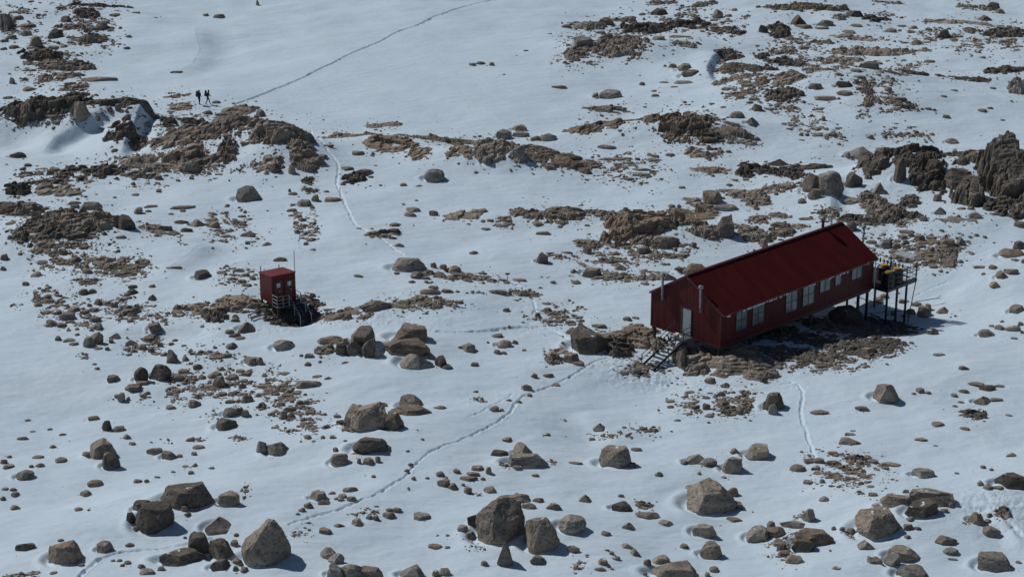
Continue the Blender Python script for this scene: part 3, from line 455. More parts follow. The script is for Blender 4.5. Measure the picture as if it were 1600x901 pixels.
(400, 675): '''-88 505 225 825 Qn|largest boulder with a dark blue shadow;0 50 75 130 rg;65 52 210 138 rg|round grey boulder of a left pair;300 12 350 45 rn;403 17 435 40 rn;460 15 503 40 fn;545 45 570 58 fn;460 125 578 207 rn|round brown boulder below the split boulder;480 92 515 125 bd;600 15 850 125 bd|dark boulder with a shadowed foot
580 110 680 145 fo;630 160 660 197 bd;668 155 740 205 ro;745 148 780 190 bd;780 108 815 125 fn;540 332 640 373 rn;335 355 445 425 bn|blocky stone left of the footpath;380 417 467 452 tn;297 432 358 475 rn;262 465 310 497 ro;247 500 275 516 bd;450 365 500 388 tn;510 378 570 412 bd;487 405 515 422 bo;565 393 630 430 bn;510 410 555 430 bn
600 475 770 525 R;810 470 862 495 rd;855 467 912 500 rd;790 495 873 538 ro|rusty round stone right of the footpath;685 515 730 545 rn;730 515 770 550 bg;735 458 768 468 fo;985 495 1097 545 fg|grey slab stone in open snow;595 537 667 585 bn;485 563 555 593 tn;393 595 478 637 bn|low brown block right of largest boulder;295 560 345 570 fn
220 595 350 670 R;400 712 505 790 rg;450 750 555 820 bg;440 810 555 910 bg;520 800 680 915 bg|pale broken block on the bottom edge;620 825 800 915 bn;895 830 1060 915 bg|grey block on the bottom edge;1100 858 1145 900 bg;1140 840 1217 895 rg;1075 697 1170 730 fo;1178 707 1215 725 bn;1405 800 1450 835 rn
1505 655 1610 835 tn|tall leaning slab by the giant boulder;1185 635 1210 650 bn;1320 510 1400 590 bd;1370 380 1690 690 Qn|giant brown boulder at bottom centre;1500 375 1720 440 rn;1255 583 1325 628 rg;1300 600 1375 650 bg;1290 650 1420 740 R;1465 105 1580 150 bd;1520 160 1600 230 R;1535 30 1600 60 fo;1230 225 1278 257 bn;1125 240 1180 277 bn
1130 285 1215 340 bn|brown block in the central stone row;1200 318 1257 357 bg;1280 317 1307 337 rn;1345 207 1425 240 fn;1315 245 1400 275 bn;1265 275 1390 305 fn;1297 337 1350 385 bg;1400 277 1435 300 rn;1435 215 1475 262 bn;1420 332 1503 380 bn;948 190 985 212 rn;925 228 962 250 bn;1055 277 1085 293 rn;970 273 1000 300 bn;935 320 985 355 R;720 262 748 283 rn
1028 35 1053 50 rn;935 110 960 122 fn;1330 380 1420 400 R''',
(800, 675): '''-30 120 230 215 bg|dark low block with a pinnacle;5 48 130 145 tn;230 165 280 205 R;0 210 65 238 fn;120 258 170 278 rn;185 2 240 22 fn;350 180 440 200 fn;540 48 750 215 rn|rounded boulder inside a wind scoop;740 90 812 118 ro;715 180 780 218 bn;890 240 942 275 tn;475 0 860 45 R;480 30 520 50 rn
1080 125 1215 195 tg;1165 155 1283 215 rg|grey rounded boulder of the right pair;1050 175 1100 205 bn;1310 138 1440 250 bn|upright brown boulder of the right pair;1360 97 1422 138 tn;1450 58 1610 165 bn|blocky brown boulder below the hut;1155 245 1183 265 bn;1305 275 1340 288 fo;1085 285 1400 503 Bn|big angular boulder of the lower right
1330 425 1447 478 bg;1340 335 1415 400 bn;1080 330 1170 360 fn;410 375 500 438 tn|small sharp stone below the scooped boulder;660 382 700 405 rg;620 410 750 490 bd|jagged dark stone in mid snow;780 440 880 480 Dn;760 427 808 440 fn;765 497 922 540 fn;675 562 767 605 tn;555 615 620 647 bn;910 548 1005 582 fn;1335 530 1443 562 fo
1125 548 1280 655 bn|brown boulder with a white snow patch;1460 575 1610 680 bg;1170 672 1312 787 bn|pale peaked boulder near the bottom edge;1045 693 1105 725 bn;680 690 760 727 tg;735 717 800 772 tg;620 768 677 798 rn;535 790 600 830 fn;513 840 590 867 rg;610 845 637 858 rn;345 697 425 752 bn;110 757 215 822 bn
577 728 610 742 bg;605 738 638 765 bg;70 520 300 745 Bn|squared grey-brown boulder beside the giant;285 507 465 630 rg|grey boulder right of the squared one;0 485 80 640 bd;-20 370 110 425 rn;0 415 60 470 bd;60 425 150 480 rn;125 400 205 440 bn;205 433 312 485 rn;860 795 1180 915 bn|knuckled brown boulder on the bottom edge
870 760 990 830 rn;820 790 870 840 bd;1230 833 1293 875 rg;1200 870 1240 903 bg;810 857 845 875 rn;450 755 480 790 R;380 800 470 870 R''',
(1200, 675): '''250 140 720 340 R;0 640 180 800 R;440 25 585 80 bn|low brown boulder on right snow;478 2 552 22 fd;915 32 995 55 fn;1490 122 1553 153 td;1030 77 1062 88 fn;895 208 1045 282 bg|slanted grey block of the right slope;1410 240 1620 345 bd|dark square block on the right edge;1305 300 1345 335 bo;1345 320 1410 360 bo;1325 200 1362 228 rn;1380 222 1410 240 rn;1400 340 1470 360 fo
1165 248 1200 262 fn;370 115 442 142 rn;280 153 350 193 bn|brown stone at the right trail's end;360 168 460 205 rn;470 148 635 185 Dd;545 170 600 200 bd;625 165 690 195 fn;435 200 485 232 bn;705 187 835 213 fo;710 205 757 233 fo;135 192 235 245 rn;355 263 417 290 tn;320 288 357 318 rd;572 258 633 288 rg;375 328 418 342 ro
600 300 640 318 rn;285 240 325 255 fo;420 190 640 320 R;615 330 665 347 fo;625 372 683 400 bd;838 355 880 385 bn;552 360 588 380 ro;695 383 870 460 bn;865 332 1160 450 Bn|ribbed long boulder of the lower right;850 418 1060 530 bd;1075 470 1125 502 bn;1120 430 1165 470 bd;860 527 915 560 rd;640 435 710 465 fo
322 395 385 432 tn;535 465 830 655 Qn|dark-sided boulder at lower right;490 572 550 618 bd;555 665 668 732 tg;470 600 580 670 R;445 597 480 625 rn;395 587 425 615 rg;845 570 910 612 bn;905 588 960 610 bo;850 640 890 665 bn;210 465 300 560 bg|upright stone above the layered slabs;70 548 235 600 bn;-50 580 110 655 bn;-10 550 45 600 bn
160 590 410 700 Bo|layered brown slab at lower right;145 645 300 745 bd;52 692 118 740 bd;60 730 135 775 bn;105 760 225 822 bn;380 728 398 745 rn;1040 640 1180 705 bn;1085 722 1190 765 fg;1125 787 1190 800 fn;1335 588 1452 655 bn;1245 483 1350 570 bo|rusty block near the trampled snow;1365 500 1405 530 rn;1350 537 1395 567 rn
1440 455 1490 495 bo;1415 490 1510 540 Dn;1305 740 1525 860 bg|pale grey notched boulder on bottom right;740 710 940 800 bn|flat-topped boulder near the bottom edge;718 755 830 838 bg;615 773 718 823 bn;795 825 990 915 bg|snow-dusted block on the bottom edge;400 840 460 858 fo;1545 800 1590 820 fo;150 500 250 560 R;0 660 130 760 R;1200 540 1270 580 R''',
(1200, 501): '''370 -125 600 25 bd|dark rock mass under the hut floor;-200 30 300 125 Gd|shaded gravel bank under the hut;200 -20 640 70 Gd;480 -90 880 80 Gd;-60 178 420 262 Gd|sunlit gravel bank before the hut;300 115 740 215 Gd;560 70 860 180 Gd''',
}
TRAILS = [  # pixel polyline, half width, depth
 ([(368,163),(400,152),(450,132),(500,108),(550,83),(610,55),(680,26),(770,-2),(835,-22)], .19, .30),
 ([(452,818),(500,803),(545,791),(580,775),(610,758),(636,742),(640,734),(660,714),(690,697),(730,682),(770,664),(800,645),(806,625),(830,612),(862,603),(905,580),(945,558),(975,560)], .12, .13),
 ([(120,905),(140,884),(165,868),(205,859),(270,855),(330,842)], .16, .16),
 ([(660,515),(700,520),(760,518),(810,510),(860,512),(890,530)], .20, .22),
 ([(1215,595),(1248,598),(1256,612),(1250,640),(1258,670),(1270,705),(1275,716)], .12, .14),
 ([(1000,592),(1060,602),(1130,606),(1190,602),(1240,597)], .12, .08),
 ([(800,615),(760,640),(735,650)], .12, .08),
 ([(485,205),(505,228),(522,246),(531,262),(524,285),(532,300),(542,325),(550,345),(560,355),(575,362),(600,375),(612,385),(630,398)], .13, .15),
 ([(795,438),(820,452),(832,466),(838,488),(850,505)], .14, .10),
 ([(1500,790),(1560,795),(1575,815),(1600,840)], .2, .12),
 ([(250,580),(300,540)], .01, .001),
 ([(1415,470),(1450,452),(1480,440)], .12, .06),
]
ROUGH = [  # trampled snow: pixel centre, semi-axes in metres, amount
 (975,572,3.2,3.0,.10),(1015,592,4,2,.10),(840,500,2.6,5,.07),(640,505,6,2.5,.05),(560,497,5,2.2,.07),(1240,600,2,2,.05),(1575,800,2.5,5,.09),(1500,780,4,3,.05),(1335,735,3,2,.06),(760,625,3,3,.04),(430,515,3,2,.08),(545,330,1.2,5,.06),(1280,555,5,3,.05),
]
# ------------------------------------------------------------------ read the survey
ROCKS = []; LEDGES = []; RUBBLE = []
for (tx, ty), txt in SURVEY.items():
    for ent in txt.replace('\n', ';').split(';'):
        ent = ent.strip()
        if not ent: continue
        nums, _, name = ent.partition('|')
        p = nums.split(); x0, y0, x1, y1 = [float(q)/4 for q in p[:4]]; code = p[4]
        r = dict(x0=tx+x0, y0=ty+y0, x1=tx+x1, y1=ty+y1, t=code[0], c=code[1:] or 'n', name=name.strip())
        (RUBBLE if code[0] == 'R' else LEDGES if code[0] in 'OSDCG' else ROCKS).append(r)

# wind-scoured hollow, footpaths and trampled snow are cut into the snow sheet itself
allr = ROCKS+LEDGES
front = on([(r['x0']+r['x1'])/2 for r in allr], [r['y1'] for r in allr])
for r, P in zip(allr, front):
    s = scale_at(P); r['s'] = s; r['w'] = (r['x1']-r['x0'])/s; r['A'] = (r['y1']-r['y0'])/s; r['P'] = P
    r['px'] = (r['x1']-r['x0'])*(r['y1']-r['y0'])

for i, r in enumerate(ROCKS):
    w, A, t = r['w'], r['A'], r['t']
    if t == 'f': D = min(.75*w, 2.0*A); H = max(.10*A+.05, (A-.27*D)/.94)
    else: D = min(.85*w, 1.35*A); H = max((.3 if w > 1 else .2)*A, (A-.28*D)/.94)
    r['D'], r['H'] = D, H
    v = r['P'][:2]/np.linalg.norm(r['P'][:2]); r['C'] = r['P'][:2]+v*D*.42

def ground_detail(x, y, z):
    """footpaths, trampled patches and wind scoops, on the vertices of the snow sheet"""
    for pts, hw, dep in TRAILS:
        if dep < .01: continue
        q = on([p[0] for p in pts], [p[1] for p in pts])[:, :2]
        # round the corners a little
        for _ in range(2):
            a = .75*q[:-1]+.25*q[1:]; b = .25*q[:-1]+.75*q[1:]
            q = np.concatenate([q[:1], np.stack([a, b], 1).reshape(-1, 2), q[-1:]])
        for k0 in range(0, len(q)-1, 4):
            qq = q[k0:k0+5]
            if len(qq) < 2: continue
            m = (x > qq[:, 0].min()-1.5) & (x < qq[:, 0].max()+1.5) & (y > qq[:, 1].min()-1.5) & (y < qq[:, 1].max()+1.5)
            if not m.any(): continue
            xm, ym = x[m], y[m]
            d, sd, t, tot = poly_dist(xm, ym, qq)
            d = np.abs(d*np.where(sd == 0, 1, sd) + .10*perlin2(xm*.9, ym*.9) + .05*perlin2(xm*3, ym*3))
            step = .72+.16*np.sin(2*PI*t/.62 + np.where(sd > 0, PI, 0))+.45*perlin2(xm*1.9, ym*1.9)
            z[m] += -dep*np.clip(step, .25, 1.2)*np.exp(-(d/hw)**4) + .12*dep*np.exp(-((d-hw*1.75)/(hw*.6))**2)*(1+perlin2(xm*2.2, ym*2.2))
    for px, py, rx, ry, a in ROUGH:
        c = on(px, py)[0]
        m = (np.abs(x-c[0]) < 2*rx) & (np.abs(y-c[1]) < 2*ry)
        if not m.any(): continue
        xm, ym = x[m], y[m]
        e = np.exp(-(((xm-c[0])/rx)**2+((ym-c[1])/ry)**2)*1.2)
        n = perlin2(xm/.42, ym/.42)
        z[m] += e*a*(.7*np.minimum(n, .1)+.5*perlin2(xm/.9+4, ym/.9)+.3*perlin2(xm/.22, ym/.22))*1.1
    for r in ROCKS:
        if r['w'] < 1.15 or r['H'] < .5: continue
        R = r['w']/2; c = r['C']; Ry = r['D']/2
        m = (np.abs(x-c[0]) < R*2.2+.5) & (np.abs(y-c[1]) < R*2.2+.5)
        if not m.any(): continue
        dx = (x[m]-c[0])/R; dy = (y[m]-c[1])/max(Ry, .5*R)
        rr = np.hypot(dx, dy); wind = np.clip(.5-.75*dx/np.maximum(rr, .2), 0, 1.25)
        g = min(.22, .11*R+.05)
        z[m] += -g*wind*np.exp(-((rr-1.08)/.26)**2) + .45*g*wind*np.exp(-((rr-1.55)/.25)**2)
    return z

# ------------------------------------------------------------------ the snow sheet: dense where the slope is seen, coarse out to the horizon
M_SNOW = snow_mat()
NR, NC = 1220, 1250
yy = np.exp(np.linspace(math.log(99), math.log(345), NR))
yy = np.concatenate([[-1500, -500, -100, 0, 50, 85, 95], yy, [350, 360, 380, 420, 600, 1000, 2500]])
uu = np.linspace(-1, 1, NC); uu = np.concatenate([[-60, -12, -4, -2, -1.3, -1.08], uu, [1.08, 1.3, 2, 4, 12, 60]])
hw_ = np.clip(yy, 99, 350)*.30+2.0
X = uu[None, :]*hw_[:, None]; Y = np.repeat(yy[:, None], len(uu), 1)
xf, yf = X.ravel(), Y.ravel()
zf = hgt(xf, yf); zf = ground_detail(xf, yf, zf)
me = fast_mesh('snow_ground', np.c_[xf, yf, zf], grid_faces(*X.shape), 4)
me.polygons.foreach_set('use_smooth', np.ones(len(me.polygons), bool))
me.materials.append(M_SNOW)
ground = link(bpy.data.objects.new('snow_ground', me)); tag(ground, kind='structure')
ZG = zf.reshape(X.shape)
def gz(x, y):
    """height of the finished snow sheet"""
    x = np.atleast_1d(x); y = np.atleast_1d(y)
    r = np.clip(np.searchsorted(yy, y)-1, 0, len(yy)-2); fr = (y-yy[r])/(yy[r+1]-yy[r])
    hw = hw_[r]*(1-fr)+hw_[r+1]*fr; u = x/hw
    c = np.clip(np.searchsorted(uu, u)-1, 0, len(uu)-2); fc = (u-uu[c])/(uu[c+1]-uu[c])
    return (ZG[r, c]*(1-fc)+ZG[r, c+1]*fc)*(1-fr)+(ZG[r+1, c]*(1-fc)+ZG[r+1, c+1]*fc)*fr

# ------------------------------------------------------------------ stones
M_ROCK = {
 'n': rock_mat('rock_brown', (.345, .290, .238), (.225, .192, .166), (.400, .332, .268)),
 'g': rock_mat('rock_grey', (.330, .304, .266), (.230, .212, .190), (.392, .356, .308)),
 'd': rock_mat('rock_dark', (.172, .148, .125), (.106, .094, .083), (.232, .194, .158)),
 'o': rock_mat('rock_rusty', (.325, .256, .198), (.203, .164, .130), (.375, .302, .238), (.13, .10, .065)),
}
CNAME = {'n': 'brown', 'g': 'grey', 'd': 'dark', 'o': 'rusty'}

def stone_shape(k, t, seed):
    rs = np.random.RandomState(seed)
    v, f = ico(k); p = v.copy()
    def cut(n, d):
        nonlocal p
        n = np.asarray(n, float); n = n/np.linalg.norm(n)
        p = p-np.maximum(0, p@n-d)[:, None]*n
    a0 = rs.uniform(0, PI)
    if t in 'bB':
        for q in range(4):
            a = a0+q*PI/2+rs.uniform(-.35, .35); cut((math.cos(a), math.sin(a), rs.uniform(-.15, .5)), rs.uniform(.55, .8))
        cut((rs.uniform(-.35, .35), rs.uniform(-.4, .3), 1), rs.uniform(.5, .75))
        nc = 9
    elif t == 't':
        a = rs.uniform(-.6, .6)
        pk = rs.uniform(-.35, .35)
        cut((math.cos(a), math.sin(a), .75), .48); cut((-math.cos(a), -math.sin(a), .75), .48+pk*.3)
        cut((math.sin(a), -1, .55), .55); nc = 4
    elif t == 'f':
        for q in range(5):
            a = a0+q*2*PI/5+rs.uniform(-.5, .5); cut((math.cos(a), math.sin(a), rs.uniform(-.1, .4)), rs.uniform(.5, .85))
        cut((rs.uniform(-.2, .2), rs.uniform(-.25, .15), 1), rs.uniform(.42, .6)); nc = 7
    else: nc = 9
    for q in range(nc):
        n = rs.normal(size=3); n[2] = abs(n[2])*.8
        cut(n, rs.uniform(.52, .84) if t not in 'rQ' else rs.uniform(.66, .90))
    off = rs.uniform(-50, 50, 3)
    rr = np.linalg.norm(v, axis=1)
    p = p*(1+(.055 if t not in 'rQ' else .08)*fbm3(v*1.5+off, 2)+(.022*fbm3(v*4+off, 2) if k > 1 else 0))[:, None]
    if k >= 4:
        cr = 1-np.abs(perlin3(v*1.9+off+9)); cr2 = 1-np.abs(perlin3(v*4.2*np.array([1, 1, 1.5])+off))
        p = p*(1-.06*np.clip((cr-.93)/.07, 0, 1)**2-.02*np.clip((cr2-.90)/.10, 0, 1)**2+.007*fbm3(v*11+off, 2))[:, None]
    if t in 'BQ' or (t == 'b' and rs.rand() < .35 and k >= 3):      # bedding
        ph = p[:, 2]*rs.uniform(7, 11)+1.2*perlin3(p*1.5+off)+p[:, 0]*rs.uniform(-2, 2)
        st = np.tanh(3*np.sin(ph))*.016
        p[:, :2] *= (1+st)[:, None]
    a = rs.uniform(-.3, .3) if t != 'r' else rs.uniform(0, 6)
    c, s = math.cos(a), math.sin(a); p[:, :2] = p[:, :2]@np.array([[c, s], [-s, c]])
    zl = p[:, 2].min(); zh = p[:, 2].max(); z0 = zl+.36*(zh-zl)
    p[:, 2] = (p[:, 2]-z0)/(zh-z0)
    ab = p[:, 2] > -.05
    for ax in (0, 1):
        lo, hi = p[ab, ax].min(), p[ab, ax].max(); p[:, ax] = (p[:, ax]-(lo+hi)/2)/((hi-lo)/2)
    return p, f

ROCKS.sort(key=lambda r: -r['px'])
N_IND = 300
CEN = np.array([r['C'] for r in ROCKS]); ZC = gz(CEN[:, 0], CEN[:, 1])
SMALL_V, SMALL_F, nv = [], [], 0
for i, r in enumerate(ROCKS):
    wpx = r['x1']-r['x0']
    if i < N_IND: k = 5 if wpx > 42 else 4 if wpx > 19 else 3
    else: k = 2
    p, f = stone_shape(k, r['t'], 1000+i)
    # ground around the stone: keep the base in the snow on its low side
    c = r['C']; z = float(ZC[i])
    edge = hgt(c[0]+np.array([-.4, .4, 0, 0])*r['w'], c[1]+np.array([0, 0, -.4, .4])*r['D']).min()
    co = p*np.array([r['w']/2, r['D']/2, r['H']])
    low = p[:, 2] < 0; co[low, 2] -= np.maximum(0, z-edge)*np.clip(-p[low, 2]*3, 0, 1)
    co[low, :2] *= .97
    az = math.atan2(-c[0], c[1]); ca, sa = math.cos(az), math.sin(az)
    co[:, :2] = co[:, :2]@np.array([[ca, sa], [-sa, ca]])
    r['z'] = z
    if i < N_IND:
        nm = 'boulder' if r['w'] > 1.3 else 'stone'
        me = fast_mesh(nm, co, f); me.materials.append(M_ROCK[r['c']])
        o = link(bpy.data.objects.new(nm, me)); o.location = (c[0], c[1], z); r['o'] = o
    else:
        SMALL_V.append(co+np.array([c[0], c[1], z])); SMALL_F.append(f+nv); nv += len(co)

# ledges: joints, blocks and rubble of bedrock standing out of the snow
def ledge(r, seed):
    rs = np.random.RandomState(seed)
    w, A, t = r['w']*(1.12 if r['w'] > 1.5 else 1.0), r['A']*1.08, r['t']
    H = {'O': np.clip(.26*A, .18, 1.1), 'S': np.clip(.18*A, .10, .6), 'D': np.clip(.26*A, .16, 1.0), 'C': .30*A, 'G': .16}[t]
    D = (A-.55*H)/.325
    if t == 'C': D = max(D, .5*w)
    lim = 3.2 if t != 'C' else 1.5
    if D > lim*w: D = lim*w; H = min(max(H, (A-.325*D)/.60), .8*w)
    D = max(D, .22*w)
    v = r['P'][:2]/np.linalg.norm(r['P'][:2]); side = np.array([v[1], -v[0]])
    c = r['P'][:2]+v*D*.5
    res = 1.15/(r['s']*.64)                     # about one picture element
    nu = int(np.clip(w*1.3/res, 30, 260)); nw = int(np.clip(D*1.3/(res*1.2), 30, 240))
    u, q = np.meshgrid(np.linspace(-1.3, 1.3, nu), np.linspace(-1.3, 1.3, nw))
    off = rs.uniform(-60, 60, 2)
    wx = u*w/2; wy = q*D/2
    m = max(.6, min(w, D)*.5)
    du = .30*fbm2(wx/m+off[0], wy/m+off[1], 3); dq = .30*fbm2(wx/m+off[0]+31, wy/m+off[1]-17, 3)
    uu_ = u+du+rs.uniform(-.3, .3)*q; qq_ = q+dq+rs.uniform(-.15, .15)*u
    pw = 2.3
    e = 1.14-(np.abs(uu_)**pw+np.abs(qq_)**pw)**(1/pw)+.13*fbm2(wx/.7+off[1], wy/.6+off[0], 2)
    cs = float(np.clip(.26*min(w, 1.6*D), .30, 1.25)) * {'D': .62, 'G': .45}.get(t, 1.0)
    if t == 'G': cs = .38
    ph = rs.uniform(-.45, .45)+(.9 if t == 'C' else 0); el = 1.2 if t == 'G' else rs.uniform(1.6, 2.8)
    ext = max(w, D)*.8
    gx = np.arange(-ext, ext+cs*el, cs*el); gy = np.arange(-ext, ext+cs, cs)
    CX, CY = np.meshgrid(gx, gy); CX = CX.ravel()+rs.uniform(-.48, .48, CX.size)*cs*el; CY = CY.ravel()+rs.uniform(-.48, .48, CY.size)*cs
    cph, sph = math.cos(ph), math.sin(ph)
    jx = (wx*cph+wy*sph).ravel(); jy = (-wx*sph+wy*cph).ravel()
    near_ = (np.abs(CX*cph-CY*sph) < w*.75+cs*el) & (np.abs(CX*sph+CY*cph) < D*.75+cs*el); CX = CX[near_]; CY = CY[near_]
    jx = jx+.22*cs*el*perlin2(jx/cs*.9, jy/cs*.9+off[0]); jy = jy+.22*cs*perlin2(jx/cs*.8+off[1], jy/cs)
    o2 = np.empty((jx.size, 2), int); dd = np.empty((jx.size, 2))
    for s0 in range(0, jx.size, 6000):
        e_ = slice(s0, s0+6000)
        d = np.sqrt(((jx[e_, None]-CX)/el)**2+(jy[e_, None]-CY)**2)
        o2[e_] = np.argpartition(d, 1, axis=1)[:, :2]; dd[e_] = np.take_along_axis(d, o2[e_], 1)
    sw = dd[:, 0] > dd[:, 1]
    o2[sw] = o2[sw][:, ::-1]; dd[sw] = dd[sw][:, ::-1]
    k = o2[:, 0]; gap = (dd[:, 1]-dd[:, 0])/cs
    amp = {'O': .42, 'S': .26, 'D': .60, 'C': .22, 'G': .8}[t]*min(H, 1.3)
    ch = rs.uniform(-1, 1, CX.size)*amp; tx = rs.uniform(-.30, .30, CX.size); ty = rs.uniform(-.12, .40, CX.size)*(.6 if t == 'S' else 1)
    cell = (ch[k]+tx[k]*(jx-CX[k])+ty[k]*(jy-CY[k])).reshape(u.shape)
    crack = np.clip(1-gap/.20, 0, 1).reshape(u.shape)
    lean = {'O': .40, 'S': .05, 'D': .30, 'C': .0, 'G': 0}[t]
    prof = np.where(e > 0, np.clip(e*2.0, 0, 1)**.75, e*2.6)
    if t == 'C':
        prof = np.where(e > 0, sstep(0, .38, e+.0)*(.55+.45*sstep(-.9, .5, q)), e*2.6)
    h = H*prof*(1-lean*q)*np.where(e > 0, 1, 1)
    live = sstep(-.30, .20, e)
    h = h-.06*H+live*(cell-amp*.25)-crack*live*min(.30, .30*H+.03)
    rough = (.045 if t != 'S' else .025)*np.abs(fbm2(wx/.33+off[0], wy/.24+off[1], 2))+fbm2(wx/.55+off[1], wy/.40, 3)*.07*min(1, .5+H*.5)*(1.4 if t == 'D' else 1)+.5*amp*fbm2(wx/1.6+off[0], wy/1.2, 2)
    if t == 'C': rough = rough+.20*np.abs(perlin2(wx/.7+.4*wy+off[0], wy/5.0))*np.sin(0*u+1)-.1
    h = h+rough
    if t in 'OD' and w > 1.6:                    # hollows that stay filled with snow
        h = h-(.75*H+.12)*sstep(.12, .42, fbm2(wx/1.5+off[1]+7, wy/.95-off[0], 3))*sstep(1.0, .1, e)
    if t in 'OSDC':                              # bedding: the rock breaks along tilted layers
        sg = rs.uniform(.20, .34)*min(1, .55+H); tl = rs.uniform(-.16, .16)*wx+rs.uniform(.02, .22)*wy+.10*fbm2(wx/2.1+off[0], wy/1.7, 2)
        b_ = (h+tl)/sg; fr_ = b_-np.floor(b_)
        h = np.where(h > -.12, .30*h+.70*(sg*(np.floor(b_)+sstep(.62, 1.0, fr_))-tl+.5*sg-.35*sg), h)
    P = c+side*wx[..., None]+v*wy[..., None]
    zg = gz(P[..., 0].ravel(), P[..., 1].ravel()).reshape(u.shape)
    keep = h > -.16
    fc = grid_faces(*u.shape); kf = keep.ravel()[fc].any(1); fc = fc[kf]
    if len(fc) < 12: return None
    h = np.maximum(h, -.35)
    zc = float(hgt(c[0], c[1])[0])
    co = np.c_[P[..., 0].ravel()-c[0], P[..., 1].ravel()-c[1], (zg+h).ravel()-zc]
    used = np.unique(fc); idx = np.full(len(co), -1); idx[used] = np.arange(len(used))
    me = fast_mesh('rock_ledge', co[used], idx[fc][:, ::1], 4); me.materials.append(M_ROCK[r['c']])
    o = link(bpy.data.objects.new('rock_ledge', me)); o.location = (c[0], c[1], zc)
    r['o'] = o; r['C'] = c; r['H'] = H; r['D'] = D
    return o
LEDGES = [r for i, r in enumerate(LEDGES) if ledge(r, 5000+i) is not None]

# ------------------------------------------------------------------ scree too small and many to count
base = [stone_shape(1, t, 90+j) for j, t in enumerate('bbttffrb')]
base3 = [stone_shape(2, t, 190+j) for j, t in enumerate('bbttffrb')]
pts = []                                       # survey pixel x, y, width px
for r in RUBBLE:
    a = (r['x1']-r['x0'])*(r['y1']-r['y0']); n = int(a/2.6)+4; th = RNG.uniform(-.35, .35)
    x = RNG.normal(size=n)*.56; y = RNG.normal(size=n)*.56
    px = (r['x0']+r['x1'])/2+x*(r['x1']-r['x0'])/2; py = (r['y0']+r['y1'])/2+y*(r['y1']-r['y0'])/2+th*x*(r['y1']-r['y0'])/2
    dens = fbm2(px/26+3, py/9+8, 3)+.35*perlin2(px/6, py/3)
    ok = dens > RNG.uniform(-.25, .55, n)
    for q in np.nonzero(ok)[0]: pts.append((px[q], py[q], 1.1+RNG.exponential(1.7)))
    if a > 1200:                                 # thin slabs among the scree
        m_ = int(a/75); px = RNG.uniform(r['x0'], r['x1'], m_); py = RNG.uniform(r['y0'], r['y1'], m_)
        ok = fbm2(px/26+3, py/9+8, 3) > RNG.uniform(-.5, .35, m_)
        for q in np.nonzero(ok)[0]: pts.append((px[q], py[q], -(4+min(RNG.exponential(4.5), 13))))
for r in LEDGES:
    n = int(4+(r['x1']-r['x0'])*.8)
    for _ in range(n):
        pts.append((RNG.uniform(r['x0']-6, r['x1']+6), r['y1']-.35*(r['y1']-r['y0'])+RNG.normal()*(2+.45*(r['y1']-r['y0'])), 1.0+RNG.exponential(1.5)))
for r in ROCKS:
    for _ in range(RNG.poisson(1.1)):
        pts.append(((r['x0']+r['x1'])/2+RNG.normal()*(6+.5*(r['x1']-r['x0'])), r['y1']+RNG.normal()*3.5, .8+RNG.exponential(.9)))
pts = np.array(pts); SLAB = pts[:, 2] < 0; pts[:, 2] = np.where(SLAB, -pts[:, 2], np.minimum(pts[:, 2], 7.5))
PW = on(pts[:, 0], pts[:, 1]); PZ = gz(PW[:, 0], PW[:, 1])
for j in range(len(pts)):
    s = scale_at(PW[j]); w = pts[j, 2]/s
    p, f = (base3 if pts[j, 2] > 3.5 else base)[RNG.choice([4, 5]) if SLAB[j] else RNG.randint(8)]
    a = RNG.uniform(-.35, .35) if SLAB[j] else RNG.uniform(0, 2*PI); c_, s_ = math.cos(a), math.sin(a)
    q = p*np.array([w/2, w/2*RNG.uniform(.5, .9), w*(RNG.uniform(.10, .24) if SLAB[j] else RNG.uniform(.16, .5))])
    q = np.c_[q[:, 0]*c_-q[:, 1]*s_, q[:, 0]*s_+q[:, 1]*c_, q[:, 2]]
    SMALL_V.append(q+np.array([PW[j, 0], PW[j, 1], PZ[j]])); SMALL_F.append(f+nv); nv += len(q)
me = fast_mesh('small_stones', np.concatenate(SMALL_V), np.concatenate(SMALL_F)); me.materials.append(M_ROCK['n'])
tag(link(bpy.data.objects.new('small_stones', me)), 'countless small brown stones strewn over the snow between the boulders', 'stones', kind='stuff')

